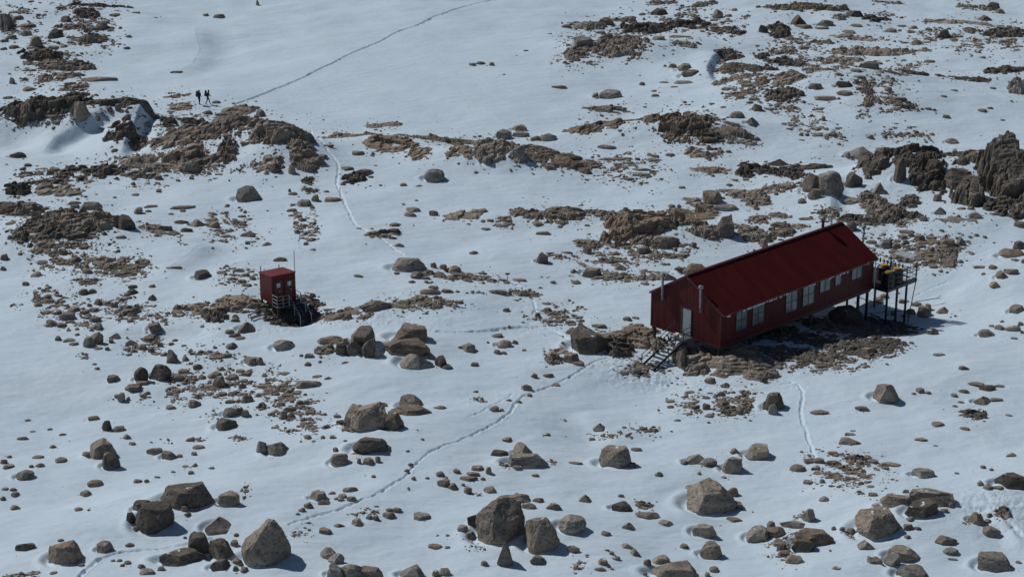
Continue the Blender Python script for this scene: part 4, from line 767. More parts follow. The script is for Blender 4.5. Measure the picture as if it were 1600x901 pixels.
# ------------------------------------------------------------------ words for the stones: each is found from a named neighbour
ANCH = [(r['C'], r['name']) for r in ROCKS[:N_IND]+LEDGES if r['name']]
ANCH += [(np.array(p), n) for p, n in (((11.5, 150.5), "hut stairs"), ((-20.6, 163.2), "red toilet"), ((34.5, 171.5), "hut deck"))]
SHAPE = {'b': 'blocky', 'B': 'blocky', 'Q': 'rounded', 'r': 'rounded', 't': 'pointed', 'f': 'flat'}
ORD = ['', 'second ', 'third ', 'fourth ', 'fifth ', 'sixth ', 'seventh ', 'eighth ', 'ninth ']
seen = {}
for r in ROCKS[:N_IND]+LEDGES:
    o = r['o']; led = r['t'] in 'OSDCG'
    if led: tag(o, cat='rock ledge', group='rock ledges showing through the snow')
    else: tag(o, cat='boulder' if o.name.startswith('boulder') else 'stone', group='boulders and stones strewn over the snow')
    if r['name']: o['label'] = r['name']; continue
    best = min(ANCH, key=lambda a: math.hypot(a[0][0]-r['C'][0], (a[0][1]-r['C'][1])*.6))
    dx = r['C'][0]-best[0][0]; dy = (r['C'][1]-best[0][1])*.6
    d = 'left of' if dx < -abs(dy) else 'right of' if dx > abs(dy) else 'behind' if dy > 0 else 'in front of'
    if led: what = CNAME[r['c']]+{'O': ' blocky', 'S': ' smooth', 'D': ' broken', 'C': ' steep', 'G': ' gravelly'}[r['t']]+(' broad' if r['w'] > 5 else '')+' ledge'
    else:
        sz = 'large ' if r['w'] > 2.2 else '' if r['w'] > 1.1 else 'small '
        what = sz+CNAME[r['c']]+' '+SHAPE[r['t']]+(' boulder' if o.name.startswith('boulder') else ' stone')
    seen.setdefault((what, d, best[1]), []).append((math.hypot(dx, dy), r))
for (what, d, nm), lst in seen.items():
    lst.sort(key=lambda q: q[0])
    for k, (_, r) in enumerate(lst):
        if len(lst) == 1: lab = f'{what} {d} the {nm}'
        elif k == 0: lab = f'{what} nearest, {d} the {nm}'
        else: lab = f'{what} {ORD[min(k, 8)]}nearest, {d} the {nm}'
        if len(lab.split()) > 16: lab = lab.replace(' broad', '').replace(' blocky', '')
        r['o']['label'] = lab
SUN_EL, SUN_AZ, SUN_E, SKY_E, EXPO = 46.5, 33, 3.05, .042, -.36
# ------------------------------------------------------------------ the hut and the other things people left here
def ribbed(name, col, k, rough=.45, strength=.5, spec=.2, stretch=(1.6, 1.6, .25)):
    m, nt, b = mat(name); L = nt.links
    tc = nd(nt, 'ShaderNodeTexCoord'); sx = nd(nt, 'ShaderNodeSeparateXYZ'); L.new(tc.outputs['Object'], sx.inputs['Vector'])
    ad = nd(nt, 'ShaderNodeMath', operation='ADD'); L.new(sx.outputs['X'], ad.inputs[0]); L.new(sx.outputs['Y'], ad.inputs[1])
    mu = nd(nt, 'ShaderNodeMath', operation='MULTIPLY'); L.new(ad.outputs[0], mu.inputs[0]); mu.inputs[1].default_value = k
    fr = nd(nt, 'ShaderNodeMath', operation='PINGPONG'); L.new(mu.outputs[0], fr.inputs[0]); fr.inputs[1].default_value = 1
    st = ramp(nt, [(.10, (0, 0, 0)), (.22, (1, 1, 1))]); L.new(fr.outputs[0], st.inputs['Fac'])
    bp = nd(nt, 'ShaderNodeBump', i_Strength=strength, i_Distance=.03); L.new(st.outputs['Color'], bp.inputs['Height']); L.new(bp.outputs['Normal'], b.inputs['Normal'])
    mp = nd(nt, 'ShaderNodeMapping'); mp.inputs['Scale'].default_value = stretch; L.new(tc.outputs['Object'], mp.inputs['Vector'])
    n = nd(nt, 'ShaderNodeTexNoise', i_Scale=1.3, i_Detail=7.0, i_Roughness=.6); L.new(mp.outputs['Vector'], n.inputs['Vector'])
    r = ramp(nt, [(.3, [c*.80 for c in col]), (.7, [c*1.15 for c in col])]); L.new(n.outputs['Fac'], r.inputs['Fac'])
    L.new(r.outputs['Color'], b.inputs['Base Color']); b.inputs['Roughness'].default_value = rough; b.inputs['Specular IOR Level'].default_value = spec
    return m
M_WALL = ribbed('red_wall_cladding', (.090, .0155, .0172), 2.6, .55)
M_ROOF = ribbed('red_roof_steel', (.088, .0125, .0125), 3.6, .6, .25, .08, (.8, .18, .18))
M_RED = plain('red_paint', (.10, .016, .018), .5)
M_TRIM = plain('dark_green_frame', (.030, .045, .042), .5)
M_GLASS = plain('window_glass', (.17, .22, .24), .12, 0, .25, .8)
M_DOOR = plain('pale_door', (.42, .47, .50), .4, 0, .06)
M_STEEL = plain('galvanised_steel', (.32, .35, .37), .45, .6, .15, 6)
M_DARKST = plain('dark_steel', (.035, .04, .045), .55, .2, .2, 4)
M_TIMBER = plain('weathered_timber', (.075, .058, .045), .85, 0, .25, 5, .3)
M_GREYT = plain('grey_timber', (.14, .13, .12), .85, 0, .25, 5, .3)
M_TANK = plain('black_plastic', (.012, .013, .016), .45)
M_LID = plain('orange_lid', (.75, .33, .02), .5, 0, .1)
M_CAPSNOW = plain('lying_snow', (.78, .83, .88), .6, 0, .03, 4, .4)

def zg(x, y): return float(gz(np.array([x]), np.array([y]))[0])

hut = empty('mountain_hut', (HB[0], HB[1], 0), TH)
tag(hut, 'long dark red hut with a steep roof standing on posts above the snow', 'hut')
def hz(a, b): q = hut_xy(a, b); return zg(q[0], q[1])
LEN, WID = 21.85, 8.0
y0, y1, yr, ze, zr = .15, 7.95, 4.0, 4.12, 6.45
m = MB(); P = []
for x in (0, LEN): P += [(x, y0, 1.0), (x, y1, 1.0), (x, y1, ze), (x, yr, zr), (x, y0, ze)]
m.poly(P, [(4, 3, 2, 1, 0), (5, 6, 7, 8, 9), (0, 1, 6, 5), (1, 2, 7, 6), (2, 3, 8, 7), (3, 4, 9, 8), (4, 0, 5, 9)])
wall = m.build('wall', M_WALL, hut)
cb = MB()
for (a, b) in ((-.02, y0-.02), (LEN-.08, y0-.02), (-.02, y1-.08)): cb.box(a, b, 1.0, a+.10, b+.10, ze-.05)
cb.box(-.015, y0-.015, .93, LEN+.015, y0+.02, 1.06); cb.box(-.02, y0, .93, .02, y1, 1.06)
cb.build('corner_trim', M_RED, wall)
# roof: two sheets with a real thickness
sl = (zr-ze)/(yr-y0); th_ = .09
def rz(y): return zr+.12-sl*abs(y-yr)
m = MB(); P = []
for x in (-.10, LEN+.14):
    P += [(x, -.20, rz(-.20)), (x, yr, rz(yr)), (x, 8.02, rz(8.02)), (x, 8.02, rz(8.02)-th_), (x, yr, rz(yr)-th_), (x, -.20, rz(-.20)-th_)]
m.poly(P, [(0, 1, 4, 5), (1, 2, 3, 4), (6, 11, 10, 7), (7, 10, 9, 8), (0, 6, 7, 1), (1, 7, 8, 2), (2, 8, 9, 3), (3, 9, 10, 4), (4, 10, 11, 5), (5, 11, 6, 0)])
roof = m.build('roof', M_ROOF, hut)
MB().box(-.13, yr-.16, rz(yr)-.06, LEN+.17, yr+.16, rz(yr)+.035, .03).build('ridge_cap', M_RED, roof)
g = MB()
g.box(-.10, -.315, rz(-.2)-.17, LEN+.14, -.205, rz(-.2)-.03, .03)
g.build('gutter', M_RED, roof)
f = MB()
for s_, ya, yb in ((1, -.2, yr), (-1, yr, 8.1)):
    for x in (-.135, LEN+.143):
        f.bar((x+.015, ya, rz(ya)-.10), (x+.015, yb, rz(yb)-.10), .03, .18)
f.build('barge_board', M_RED, roof)
MB().tube((LEN+.10, -.02, 1.0), (LEN+.10, -.02, ze-.1), .045).build('downpipe', plain('white_plastic', (.65, .68, .7), .5), hut)

def window(x0, x1, z0, z1, nx, nz, clear=True):
    t = .07; fr = MB(); ya, yb = y0-.055, y0-.002
    fr.box(x0-t, ya, z0-t, x1+t, yb, z0); fr.box(x0-t, ya, z1, x1+t, yb, z1+t)
    fr.box(x0-t, ya, z0, x0, yb, z1); fr.box(x1, ya, z0, x1+t, yb, z1)
    for k in range(1, nx): xm = x0+(x1-x0)*k/nx; fr.box(xm-.04, ya+.004, z0, xm+.04, yb, z1)
    for k in range(1, nz): zm = z0+(z1-z0)*k/nz; fr.box(x0, ya+.008, zm-.035, x1, yb, zm+.035)
    fo = fr.build('window', M_TRIM, hut)
    MB().box(x0, y0-.03, z0, x1, y0-.004, z1).build('pane', M_GLASS, fo)
    return fo
window(2.05, 3.45, 1.95, 3.70, 2, 2); window(4.28, 5.80, 1.90, 3.70, 2, 2)
window(8.90, 10.45, 1.84, 3.66, 2, 2); window(11.33, 12.90, 1.88, 3.74, 2, 2)
window(13.80, 15.25, 2.55, 3.78, 2, 1); window(16.05, 16.85, 2.70, 3.76, 1, 1); window(18.55, 20.05, 2.62, 3.80, 2, 1)

d = MB(); d.box(-.06, 3.30, 1.22, -.004, 3.38, 3.52); d.box(-.06, 4.30, 1.22, -.004, 4.50, 3.52); d.box(-.06, 3.30, 3.52, -.004, 4.50, 3.60)
door = d.build('door', M_TRIM, hut)
MB().box(-.045, 3.38, 1.25, -.006, 4.30, 3.52).build('door_leaf', M_DOOR, door)
MB().tube((-.05, 3.47, 2.2), (-.11, 3.47, 2.2), .03).build('handle', M_DARKST, door)

def flue(x, y, za, zb, r=.09, m_=None, wallx=0):
    f = MB(); f.tube((x, y, za), (x, y, zb), r, seg=12)
    n = int((zb-za)/.6)
    for k in range(1, n+1): f.tube((x, y, za+k*(zb-za)/(n+1)-.03), (x, y, za+k*(zb-za)/(n+1)+.03), r*1.18, seg=12)
    if wallx:
        for zz in (za+.25, za+1.1): f.bar((x, y, zz), (x+wallx, y, zz), .04, .04)
        f.tube((x, y, za+.06), (x+wallx, y, za+.06), r*.9, seg=10)
    fo = f.build('flue_pipe', m_ or M_STEEL, hut, True)
    c = MB(); c.tube((x, y, zb-.02), (x, y, zb+.08), r*1.3, r*2.2, 14); c.tube((x, y, zb+.08), (x, y, zb+.26), r*2.3, r*2.3, 14); c.tube((x, y, zb+.26), (x, y, zb+.34), r*2.3, r*.9, 14)
    c.build('cowl', M_STEEL, fo, True)
flue(-.27, 6.47, 3.75, 5.85, .10, None, .26); flue(-.27, 2.20, 3.70, 5.78, .10, None, .26)
flue(19.25, 4.15, 6.4, 7.28, .13, M_RED); flue(LEN+.45, 1.75, 4.0, 6.3, .10, None, -.3)

# under-floor
for y in (.35, 2.8, 5.3, 7.75): MB().box(.05, y-.09, .72, LEN-.05, y+.09, .995).build('floor_beam', M_TIMBER, hut)
for x in (.25, 4.5, 8.8, 13.0, 17.0, 20.2, 21.6):
    for y in (.45, 7.7):
        zb = hz(x, y)-.35
        if zb < .55 and not (x == 17.0 and y < 1): MB().box(x-.10, y-.10, zb, x+.10, y+.10, .72).build('post', M_TIMBER, hut)
for a, b in (((8.8, .45, .70), (10.2, .45, 0)), ((13, .45, .70), (14.9, .45, 0)), ((4.5, .45, .7), (6, .45, 0))):
    q = hz(b[0], b[1])-.1; MB().bar(a, (b[0], b[1], q), .10, .10).build('brace', M_TIMBER, hut)

# deck at the far end
DX0, DX1, DY0, DY1 = 22.05, 26.75, -1.45, 7.3
m = MB(); m.box(DX0, DY0, .92, DX1, DY0+.10, 1.22); m.box(DX1-.10, DY0+.10, .92, DX1, DY1, 1.22); m.box(DX0, DY0+.10, .92, DX0+.10, DY1, 1.22)
for k in range(9):
    ya = DY0+.10+k*(DY1-DY0-.1)/9; m.box(DX0+.10, ya, 1.12, DX1-.10, ya+(DY1-DY0-.1)/9-.02, 1.20)
deck = m.build('deck', M_DARKST, hut)
for x, y in ((22.12, -1.38), (23.7, -1.38), (25.2, -1.38), (22.12, 3), (26.6, 3), (26.6, 6.8), (22.12, 6.8)):
    zb = hz(x, y)-.4; MB().box(x-.08, y-.08, zb, x+.08, y+.08, .92).build('post', M_DARKST, deck)
MB().tube((26.65, -1.4, .95), (25.5, -1.55, hz(25.5, -1.55)-.1), .045).build('brace', M_DARKST, deck)
MB().tube((20, -.2, hz(20, -.2)+.9), (25.2, -1.3, hz(25.2, -1.3)+1.2), .035).build('cross_rail', M_DARKST, deck)
r = MB()
for y in (-1.38, 1.5, 4.4, 7.2): r.box(26.62, y-.05, 1.22, 26.72, y+.05, 2.62)
for x in (25.1, 22.15): r.box(x-.04, DY0+.02, 1.22, x+.04, DY0+.10, 2.55)
for z in (1.62, 2.08, 2.58):
    r.bar((26.67, -1.38, z), (26.67, 7.2, z), .05, .05); r.bar((22.2, DY0+.05, z), (26.67, DY0+.05, z), .05, .05)
r.build('deck_railing', M_DARKST, deck)
b = MB()
for k in range(16): y = .1+k*.42; b.box(26.52, y-.05, 1.9, 26.62, y+.05, 2.28)
b.build('hook_rack', M_DARKST, deck)
r = MB()
for x, y in ((26.72, -1.36), (26.72, .55), (25.6, -1.36), (25.6, .55)): r.tube((x, y, 2.6 if x > 26 else 1.2), (x, y, 3.48 if x > 26 else 3.40), .022)
for a, b_ in (((26.72, -1.36, 3.48), (26.72, .55, 3.48)), ((25.6, -1.36, 3.40), (25.6, .55, 3.40)), ((25.6, .55, 3.40), (26.72, .55, 3.48)), ((25.6, -1.36, 3.40), (26.72, -1.36, 3.48))): r.tube(a, b_, .02)
aw = r.build('awning', M_STEEL, deck)
mt, nt, bs = mat('clear_sheet'); bs.inputs['Base Color'].default_value = (.6, .68, .72, 1); bs.inputs['Alpha'].default_value = .45; bs.inputs['Roughness'].default_value = .3
MB().poly([(25.6, -1.36, 3.425), (26.72, -1.36, 3.505), (26.72, .55, 3.505), (25.6, .55, 3.425), (25.6, -1.36, 3.43), (26.72, -1.36, 3.51), (26.72, .55, 3.51), (25.6, .55, 3.43)],
          [(0, 1, 2, 3), (7, 6, 5, 4), (0, 4, 5, 1), (1, 5, 6, 2), (2, 6, 7, 3), (3, 7, 4, 0)]).build('sheet', mt, aw)

# stairs to the door
M_GRATE = plain('step_grating', (.13, .14, .15), .6, .3, .2, 6)
ZB = hz(-5.1, 3.7)+.02; ZT = 1.18; XA, XB = -1.35, -5.15; SY0, SY1 = 3.05, 4.40
m = MB()
for y in (SY0, SY1): m.bar((XA, y, ZT-.10), (XB, y, ZB), .06, .24)
st = m.build('staircase', M_DARKST, hut)
m = MB(); m.box(XA, SY0-.05, ZT-.08, -.10, 5.0, ZT-.02)
for k in range(6): m.box(XA+.02+k*.205, SY0, ZT-.018, XA+.20+k*.205, 4.95, ZT+.01)
m.build('landing', M_GRATE, st)
N = 9
for k in range(1, N+1):
    x = XA+(XB-XA)*k/(N+.6); z = ZT-.05+(ZB-ZT)*k/(N+.6)
    MB().box(x-.17, SY0+.035, z-.03, x+.17, SY1-.035, z+.02).build('step', M_GRATE, st)
r = MB()
for k, t in enumerate((.0, .5, .97)):
    x = XA+(XB-XA)*t; z = ZT+(ZB-ZT)*t; r.tube((x, SY1+.04, z-.15), (x, SY1+.04, z+1.0), .035)
for h in (.55, 1.0): r.tube((XA, SY1+.04, ZT+h), (XB, SY1+.04, ZB+h), .032); r.tube((XA, SY1+.04, ZT+h), (-.15, 5.0, ZT+h), .032)
r.tube((-.9, 5.0, ZT), (-.9, 5.0, ZT+1.0), .03)
for h in (.55, 1.0): r.tube((-.05, SY0, ZT+h), (XA, SY0, ZT+h), .03)
r.tube((XA, SY0, ZT-.1), (XA, SY0, ZT+1.0), .03); r.tube((XA-1.9, SY0-.02, ZT-.9), (XA-1.9, SY0-.02, ZT-1.6), .03)
r.build('handrail', M_DARKST, st)
m = MB()
for y in (SY0+.1, 4.8): zb = min(hz(-1.2, y), .8)-.3; m.box(-1.3, y-.05, zb, -1.2, y+.05, ZT-.08)
m.build('landing_post', M_DARKST, st)

# tanks on the deck
def tank(x, y, label):
    q = hut_xy(x, y); t = empty('water_tank', (q[0], q[1], 1.20), TH)
    tag(t, label, 'water tank', 'black water tanks on the hut deck')
    m = MB(); m.tube((0, 0, 0), (0, 0, 1.22), .62, .60, 28); m.tube((0, 0, 1.22), (0, 0, 1.36), .60, .40, 28)
    for z in (.25, .55, .85, 1.12): m.tube((0, 0, z-.03), (0, 0, z+.03), .635, .635, 28)
    m.build('tank_body', M_TANK, t)
    m = MB(); m.tube((0, 0, 1.36), (0, 0, 1.45), .34, .31, 20); m.build('lid', M_LID, t)
    return t
tank(22.95, -.78, "black tank with orange lid, closest to the hut's long wall corner")
tank(24.40, -.72, 'black tank with orange lid beside the open deck corner')
tank(24.40, .72, 'black tank with orange lid standing behind the two front tanks')

# snow and rime hanging along the gutter, and snow left on deck and stairs
sv, sf, n0 = [], [], 0
def lump(a, b, z, sx, sy, sz):
    global n0
    p, f = ico(2); p = p*(1+.35*perlin3(p*1.7+np.array([a, b, z])*3)[:, None])*np.array([sx, sy, sz])
    q = hut_xy(0, 0); w = np.c_[q[0]+LX[0]*(a+p[:, 0])+NX[0]*(b+p[:, 1]), q[1]+LX[1]*(a+p[:, 0])+NX[1]*(b+p[:, 1]), z+p[:, 2]]
    sv.append(w); sf.append(f+n0); n0 += len(p)
ge = rz(-.2)-.14
for a, b_, dn in ((.35, .75, 9), (2.3, 5.6, 6.5), (5.6, 7.4, 5), (7.5, 9.0, 4), (11.4, 12.5, 7), (14.55, 15.3, 9), (16.15, 16.6, 8), (16.6, 17.6, 3), (19.5, 20.5, 1.5)):
    for k in range(int((b_-a)*dn*1.3)+2):
        lump(RNG.uniform(a, b_), -.27+RNG.uniform(-.03, .06), ge-RNG.uniform(0, .10), RNG.uniform(.05, .13), .05, RNG.uniform(.04, .13))
for k in range(16): lump(RNG.uniform(22.4, 26), RNG.uniform(1.6, 6.5), 1.22, RNG.uniform(.2, .5), RNG.uniform(.2, .5), RNG.uniform(.05, .12))
for k in range(5): lump(25.6+RNG.uniform(-.2, .8), -.6+RNG.uniform(-.5, .6), 1.22, RNG.uniform(.15, .4), RNG.uniform(.15, .3), .07)
for k in range(34):
    t = RNG.uniform(.05, 1); lump(XA+(XB-XA)*t+.05, RNG.uniform(SY0+.1, SY1-.1), ZT-.02+(ZB-ZT)*t, RNG.uniform(.05, .13), RNG.uniform(.08, .25), RNG.uniform(.02, .05))
for k in range(7): lump(RNG.uniform(XA, -.2), RNG.uniform(SY0, 4.9), ZT+.02, RNG.uniform(.08, .2), RNG.uniform(.1, .25), .03)
me = fast_mesh('snow', np.concatenate(sv), np.concatenate(sf)); me.polygons.foreach_set('use_smooth', np.ones(len(me.polygons), bool)); me.materials.append(M_CAPSNOW)
tag(link(bpy.data.objects.new('clinging_snow', me)), "rime and snow left on the hut's gutter, stairs and deck", 'snow', kind='stuff')

# ---- the little toilet building
OB = np.array([-21.56, 162.90]); OT = math.radians(34)
OX = np.array([math.cos(OT), math.sin(OT)]); OY = np.array([-math.sin(OT), math.cos(OT)])
def oxy(a, b): return OB+OX*a+OY*b
def oz(a, b): q = oxy(a, b); return zg(q[0], q[1])
toi = empty('toilet_hut', (OB[0], OB[1], 0), OT)
tag(toi, 'small red toilet building with two doors above metal stairs', 'toilet')
W_, D_ = 2.36, 2.35; zb = 1.0
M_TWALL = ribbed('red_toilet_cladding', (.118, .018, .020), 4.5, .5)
P = []
for x in (0, W_): P += [(x, 0, zb), (x, D_, zb), (x, D_, zb+2.38), (x, 0, zb+2.62)]
MB().poly(P, [(3, 2, 1, 0), (4, 5, 6, 7), (0, 1, 5, 4), (1, 2, 6, 5), (2, 3, 7, 6), (3, 0, 4, 7)]).build('wall', M_TWALL, toi)
P = []
for x in (-.07, W_+.07): P += [(x, -.12, zb+2.65), (x, D_+.08, zb+2.39), (x, D_+.08, zb+2.47), (x, -.12, zb+2.73)]
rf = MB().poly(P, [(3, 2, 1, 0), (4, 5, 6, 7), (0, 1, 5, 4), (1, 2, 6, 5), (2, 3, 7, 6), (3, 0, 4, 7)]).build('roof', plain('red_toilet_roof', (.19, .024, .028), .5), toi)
MB().tube((.1, D_-.1, zb+2.2), (.1, D_-.1, zb+3.0), .04).build('vent_pipe', M_DARKST, toi)
MB().tube((1.9, D_-.2, zb+2.3), (1.9, D_-.2, zb+2.9), .04).build('vent_pipe', M_DARKST, toi)
MB().tube((W_+.03, .02, zb), (W_+.03, .02, zb+4.65), .03).build('mast', M_DARKST, toi)
for x, y in ((-.015, -.015), (W_-.065, -.015)): MB().box(x, y, zb, x+.08, y+.08, zb+2.6).build('corner_trim', M_RED, toi)
for xc in (.66, 1.76):
    dd_ = MB().box(xc-.42, -.04, zb+.08, xc+.42, -.003, zb+2.10).build('door', M_RED, toi)
    w_ = MB(); t = .035
    w_.box(xc-.22, -.075, zb+1.48, xc+.22, -.042, zb+1.48+t); w_.box(xc-.22, -.075, zb+1.93, xc+.22, -.042, zb+1.93+t)
    w_.box(xc-.22, -.075, zb+1.48+t, xc-.22+t, -.042, zb+1.93); w_.box(xc+.22-t, -.075, zb+1.48+t, xc+.22, -.042, zb+1.93)
    w_.build('window_frame', M_TRIM, dd_)
    MB().box(xc-.22+t, -.06, zb+1.48+t, xc+.22-t, -.043, zb+1.93).build('window_pane', plain('frosted_pane', (.55, .60, .62), .35, 0, .05), dd_)
    MB().box(xc-.02, -.10, zb+1.12, xc+.24, -.042, zb+1.18).build('handle', plain('brass_handle', (.45, .36, .26), .5), dd_)
MB().box(-.02, -1.0, zb-.10, W_+.02, -.01, zb).build('landing', M_GRATE, toi)
M_LST = plain('light_steel', (.30, .33, .37), .5, .3, .1, 5)
zl = oz(1.8, -3.05)+.03
s = MB()
for x in (1.25, 2.30): s.bar((x, -1.0, zb-.08), (x, -3.05, zl), .05, .2)
ts = s.build('staircase', M_DARKST, toi)
for k in range(1, 9):
    y = -1.0-2.05*k/8.6; z = zb-.05+(zl-zb)*k/8.6; MB().box(1.28, y-.13, z-.02, 2.27, y+.13, z+.02).build('step', M_GRATE, ts)
for x in (1.22, 2.33):
    r = MB()
    r.tube((x, -1.0, zb+.95), (x, -3.05, zl+.92), .032)
    for t in (0, .45, .97): r.tube((x, -1.0-2.05*t, zb+(zl-zb)*t-.1), (x, -1.0-2.05*t, zb+(zl-zb)*t+.94), .03)
    r.build('handrail', M_LST, ts)
for rails, ps in (((((0, -.98), (1.2, -.98)), ((0, -.98), (0, -.05))), ((0, -.98), (.6, -.98), (1.2, -.98), (0, -.08))), ((((W_, -.98), (W_, -.05)),), ((W_, -.98), (W_, -.08)))):
    r = MB()
    for a, b_ in rails:
        for h in (.32, .64, .98): r.tube((*a, zb+h), (*b_, zb+h), .03)
    for p in ps: r.tube((*p, zb-.05), (*p, zb+1.0), .035)
    r.build('landing_railing', M_LST, toi)
for x, y in ((.1, .1), (W_-.1, .1), (.1, D_-.1), (W_-.1, D_-.1), (.1, -.9), (W_-.1, -.9)):
    MB().box(x-.08, y-.08, oz(x, y)-.3, x+.08, y+.08, zb-.002 if y > 0 else zb-.1).build('post', M_TIMBER, toi)
# dark rubble footing under the toilet
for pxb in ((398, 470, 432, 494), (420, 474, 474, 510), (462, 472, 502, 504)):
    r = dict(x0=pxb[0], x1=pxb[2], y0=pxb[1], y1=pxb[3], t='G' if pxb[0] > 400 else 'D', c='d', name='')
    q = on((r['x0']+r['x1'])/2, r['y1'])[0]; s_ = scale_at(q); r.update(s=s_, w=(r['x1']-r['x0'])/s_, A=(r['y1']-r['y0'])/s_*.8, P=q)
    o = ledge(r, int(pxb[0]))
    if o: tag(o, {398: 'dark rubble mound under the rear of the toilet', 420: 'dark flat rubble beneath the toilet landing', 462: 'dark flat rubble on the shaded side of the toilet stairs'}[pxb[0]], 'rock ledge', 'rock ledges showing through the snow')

# timber frame lying on the stones in front of it
A_ = on([388, 406, 393, 420], [496, 489, 501, 493])
t = MB(); lift = np.array([0, 0, .22])
for a, b_ in ((0, 1), (2, 3)): t.bar(A_[a]+lift, A_[b_]+lift, .10, .08)
for f_ in (.05, .5, .95): t.bar(A_[0]+(A_[1]-A_[0])*f_+lift+[0, 0, .06], A_[2]+(A_[3]-A_[2])*f_+lift+[0, 0, .06], .08, .05)
for a in range(4): t.bar(A_[a]+lift, A_[a]-[0, 0, .2], .07, .07)
tag(t.build('timber_frame', M_GREYT), 'low grey timber frame lying on the snow beside the toilet', 'timber frame')

# marker poles along the route
def marker(px, py, h, label, m_, r=.03, top=None, group='marker poles along the snow route'):
    q = on(px, py)[0]; z = zg(q[0], q[1])
    o = empty('marker_pole', (q[0], q[1], z)); tag(o, label, 'marker pole', group)
    MB().tube((0, 0, -.4), (0, 0, h), r).build('shaft', m_, o)
    if top == 'cap': MB().box(-.22, -.03, h-.10, .22, .03, h+.06).build('sign_plate', M_RED, o)
    elif top == 'orange': MB().bar((-.42, 0, h-.30), (.62, 0, h-.26), .05, .14).build('sign_arm', plain('orange_paint', (.35, .10, .04), .6), o)
    else: MB().tube((0, 0, h-.12), (0, 0, h), r*1.5).build('pole_tip', m_, o)
    return o
marker(479, 216, .95, 'thin dark pole on the knoll beside the ski track', M_TIMBER)
marker(531.5, 308, 1.05, 'thin dark pole halfway down the ski track', M_TIMBER)
marker(793, 440, .80, 'short post with a red plate where the ski track meets the flats', M_TIMBER, .03, 'cap')
marker(268, 153, .9, 'leaning route post with an orange arm left of the hikers', M_TIMBER, .03, 'orange')
marker(367, 166, .55, 'short stub pole on the smooth ledge right of the hikers', M_TIMBER)
q = on([1430, 1466], [478, 474]); t = MB(); t.tube(q[0]+[0, 0, .45], q[1]+[0, 0, .55], .035); t.tube(q[1]+[-.1, .05, .52], q[1]+[.25, .25, .75], .025); t.tube(q[1]+[-.1, .05, .52], q[1]+[.2, -.2, .5], .02)
tag(t.build('fallen_pole', M_TIMBER), 'thin dark pole fallen across the stones right of the deck posts', 'pole')

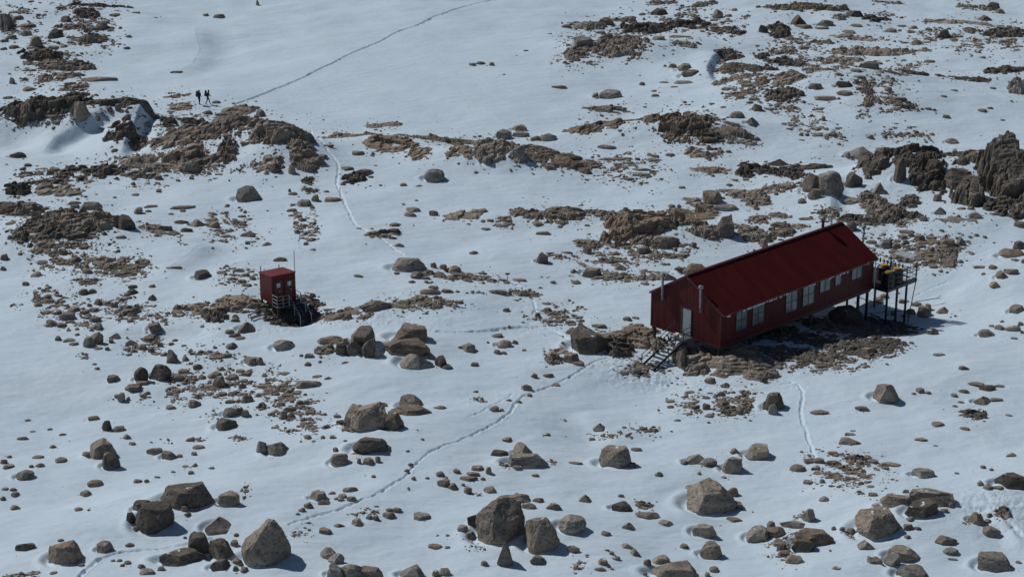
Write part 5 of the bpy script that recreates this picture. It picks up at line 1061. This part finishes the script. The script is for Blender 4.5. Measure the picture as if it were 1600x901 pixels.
# ------------------------------------------------------------------ two hikers
M_SKIN = plain('skin', (.40, .24, .17), .6); M_NAVY = plain('dark_jacket', (.022, .025, .038), .85, 0, .2); M_BLK = plain('black_trousers', (.018, .018, .022), .85, 0, .2)
M_KHAKI = plain('khaki_trousers', (.10, .085, .062), .9, 0, .2); M_PACK = plain('dark_pack', (.030, .028, .040), .8, 0, .25); M_JKT2 = plain('brown_black_jacket', (.032, .027, .026), .85, 0, .2); M_BOOT = plain('boots', (.03, .025, .02), .7)
def person(px, py, face, lean, stride, label, mats, arm_fwd):
    q = on(px, py)[0]; z = zg(q[0], q[1])
    root = empty('person', (q[0], q[1], z), face); root.scale = (1.06, 1.06, 1.06); tag(root, label, 'person', 'hikers on the crest')
    V = []; E = []; R = []
    def add(p, r, par=None):
        V.append(p); R.append(r)
        if par is not None: E.append((par, len(V)-1))
        return len(V)-1
    lx = lambda h: lean*max(0, h-.92)
    pel = add((lx(.95), 0, .95), (.155, .125)); wa = add((lx(1.10), 0, 1.10), (.150, .115), pel); chs = add((lx(1.32), 0, 1.32), (.185, .135), wa)
    sh = add((lx(1.45), 0, 1.45), (.12, .10), chs); nk = add((lx(1.52), 0, 1.52), (.058, .058), sh)
    hd = add((lx(1.60)+.02, 0, 1.61), (.088, .078), nk); hd2 = add((lx(1.68)+.02, 0, 1.70), (.080, .072), hd)
    add((lx(1.6)+.125, 0, 1.615), (.016, .016), hd)                     # nose
    for s in (1, -1):
        f = stride*s
        hip = add((lx(.9), s*.10, .90), (.098, .092), pel); kn = add((f*.45+.05, s*.11, .50), (.066, .062), hip)
        an = add((f*.95-(.06 if f < 0 else 0), s*.11, .09), (.048, .045), kn); add((f*.95+.17, s*.125, .045), (.042, .036), an)
        s0 = add((lx(1.43), s*.20, 1.42), (.065, .062), sh); el = add((lx(1.2)+(.10 if arm_fwd else -f*.3), s*.27, 1.14), (.048, .046), s0)
        wr = add((lx(1.1)+(.33 if arm_fwd else .16-f*.35), s*.23, 1.05 if arm_fwd else .93), (.034, .032), el)
        hn = add((V[wr][0]+.06, V[wr][1], V[wr][2]-.03), (.030, .022), wr)
        for k in range(4): 
            fb = add((V[hn][0]+.04, V[hn][1]+(-.027+.018*k), V[hn][2]-.02), (.009, .009), hn); add((V[fb][0]+.030-.004*abs(k-1.4), V[fb][1], V[fb][2]-.025), (.008, .008), fb)
        tb = add((V[hn][0]+.015, V[hn][1]-s*.034, V[hn][2]+.005), (.009, .009), hn); add((V[tb][0]+.03, V[tb][1]-s*.01, V[tb][2]-.005), (.008, .008), tb)
    me = bpy.data.meshes.new('body'); me.from_pydata([Vector(v) for v in V], E, [])
    tmp = bpy.data.objects.new('body_src', me); COL.objects.link(tmp)
    sk = tmp.modifiers.new('skin', 'SKIN'); sk.use_smooth_shade = True
    for k, sv_ in enumerate(me.skin_vertices[0].data): sv_.radius = (R[k][0]*1.16, R[k][1]*1.16) if R[k][0] > .045 else R[k]; sv_.use_root = (k == 0)
    tmp.modifiers.new('sub', 'SUBSURF').levels = 1
    bpy.context.view_layer.update()
    dg = bpy.context.evaluated_depsgraph_get()
    bm_ = bpy.data.meshes.new_from_object(tmp.evaluated_get(dg)); bm_.name = 'body'
    bpy.data.objects.remove(tmp)
    for m_ in (mats[0], mats[1], M_SKIN, M_BOOT): bm_.materials.append(m_)
    for p in bm_.polygons:
        c = p.center
        hand = abs(c.y) > .17 and c.z < 1.12 and c.x > .18+lx(1.05)*.6
        p.material_index = 2 if (c.z > 1.53 or hand) else 3 if c.z < .14 else 1 if c.z < .93 and abs(c.y) < .2 else 0
        p.use_smooth = True
    link(bpy.data.objects.new('body', bm_), root)
    h = MB(); bmesh.ops.create_uvsphere(h.bm, u_segments=14, v_segments=10, radius=1, matrix=Matrix.Translation((lx(1.66)-.005, 0, 1.69)) @ Matrix.Diagonal((.125, .105, .115, 1)))
    bmesh.ops.delete(h.bm, geom=[v for v in h.bm.verts if v.co.z < 1.655 and v.co.x > lx(1.66)+.03], context='VERTS')
    h.build('hat', mats[0], root, True)
    bk = MB(); bk.box(lx(1.25)-.42, -.19, 1.0, lx(1.25)-.13, .19, 1.60, .07); bk.box(lx(1.25)-.40, -.17, 1.60, lx(1.25)-.15, .17, 1.74, .06); bk.box(lx(1.2)-.47, -.13, 1.06, lx(1.2)-.42, .13, 1.35, .03)
    pk = bk.build('backpack', M_PACK, root)
    sr = MB()
    for s in (1, -1):
        sr.bar((lx(1.4)-.14, s*.11, 1.52), (lx(1.45)+.06, s*.11, 1.51), .05, .02); sr.bar((lx(1.4)+.12, s*.11, 1.48), (lx(1.2)+.13, s*.13, 1.16), .05, .02)
    sr.build('strap', M_BLK, pk)
    return root
person(311.5, 163.5, .9, .10, .10, 'hiker in dark clothes with a tall pack, the left of two', (M_NAVY, M_BLK), False)
person(325, 163.0, .15, .22, .26, 'hiker in khaki trousers striding with legs apart, the right of two', (M_JKT2, M_KHAKI), True)

# ------------------------------------------------------------------ daylight
EL, AZ = math.radians(SUN_EL), math.radians(SUN_AZ)
S = Vector((-math.cos(EL)*math.cos(AZ), math.cos(EL)*math.sin(AZ), math.sin(EL)))
sd = bpy.data.lights.new('sun', 'SUN'); sd.energy = SUN_E; sd.angle = math.radians(.53); sd.color = (1.0, .985, .96)
so = link(bpy.data.objects.new('sun', sd)); so.location = (-60, 200, 120); so.rotation_euler = S.to_track_quat('Z', 'Y').to_euler()
w = bpy.data.worlds.new('World'); scene.world = w; w.use_nodes = True
nt = w.node_tree; bg = nt.nodes['Background']
sky = nt.nodes.new('ShaderNodeTexSky'); sky.sky_type = 'NISHITA'; sky.sun_disc = False; sky.sun_elevation = EL; sky.sun_rotation = math.atan2(S.x, S.y); sky.altitude = 1800
nt.links.new(sky.outputs['Color'], bg.inputs['Color']); bg.inputs['Strength'].default_value = SKY_E
vs = scene.view_settings; vs.view_transform = 'Standard'; vs.look = 'None'; vs.exposure = EXPO; vs.gamma = 1; vs.use_curve_mapping = False
scene.cycles.max_bounces = 6; scene.cycles.diffuse_bounces = 3; scene.cycles.use_denoising = True
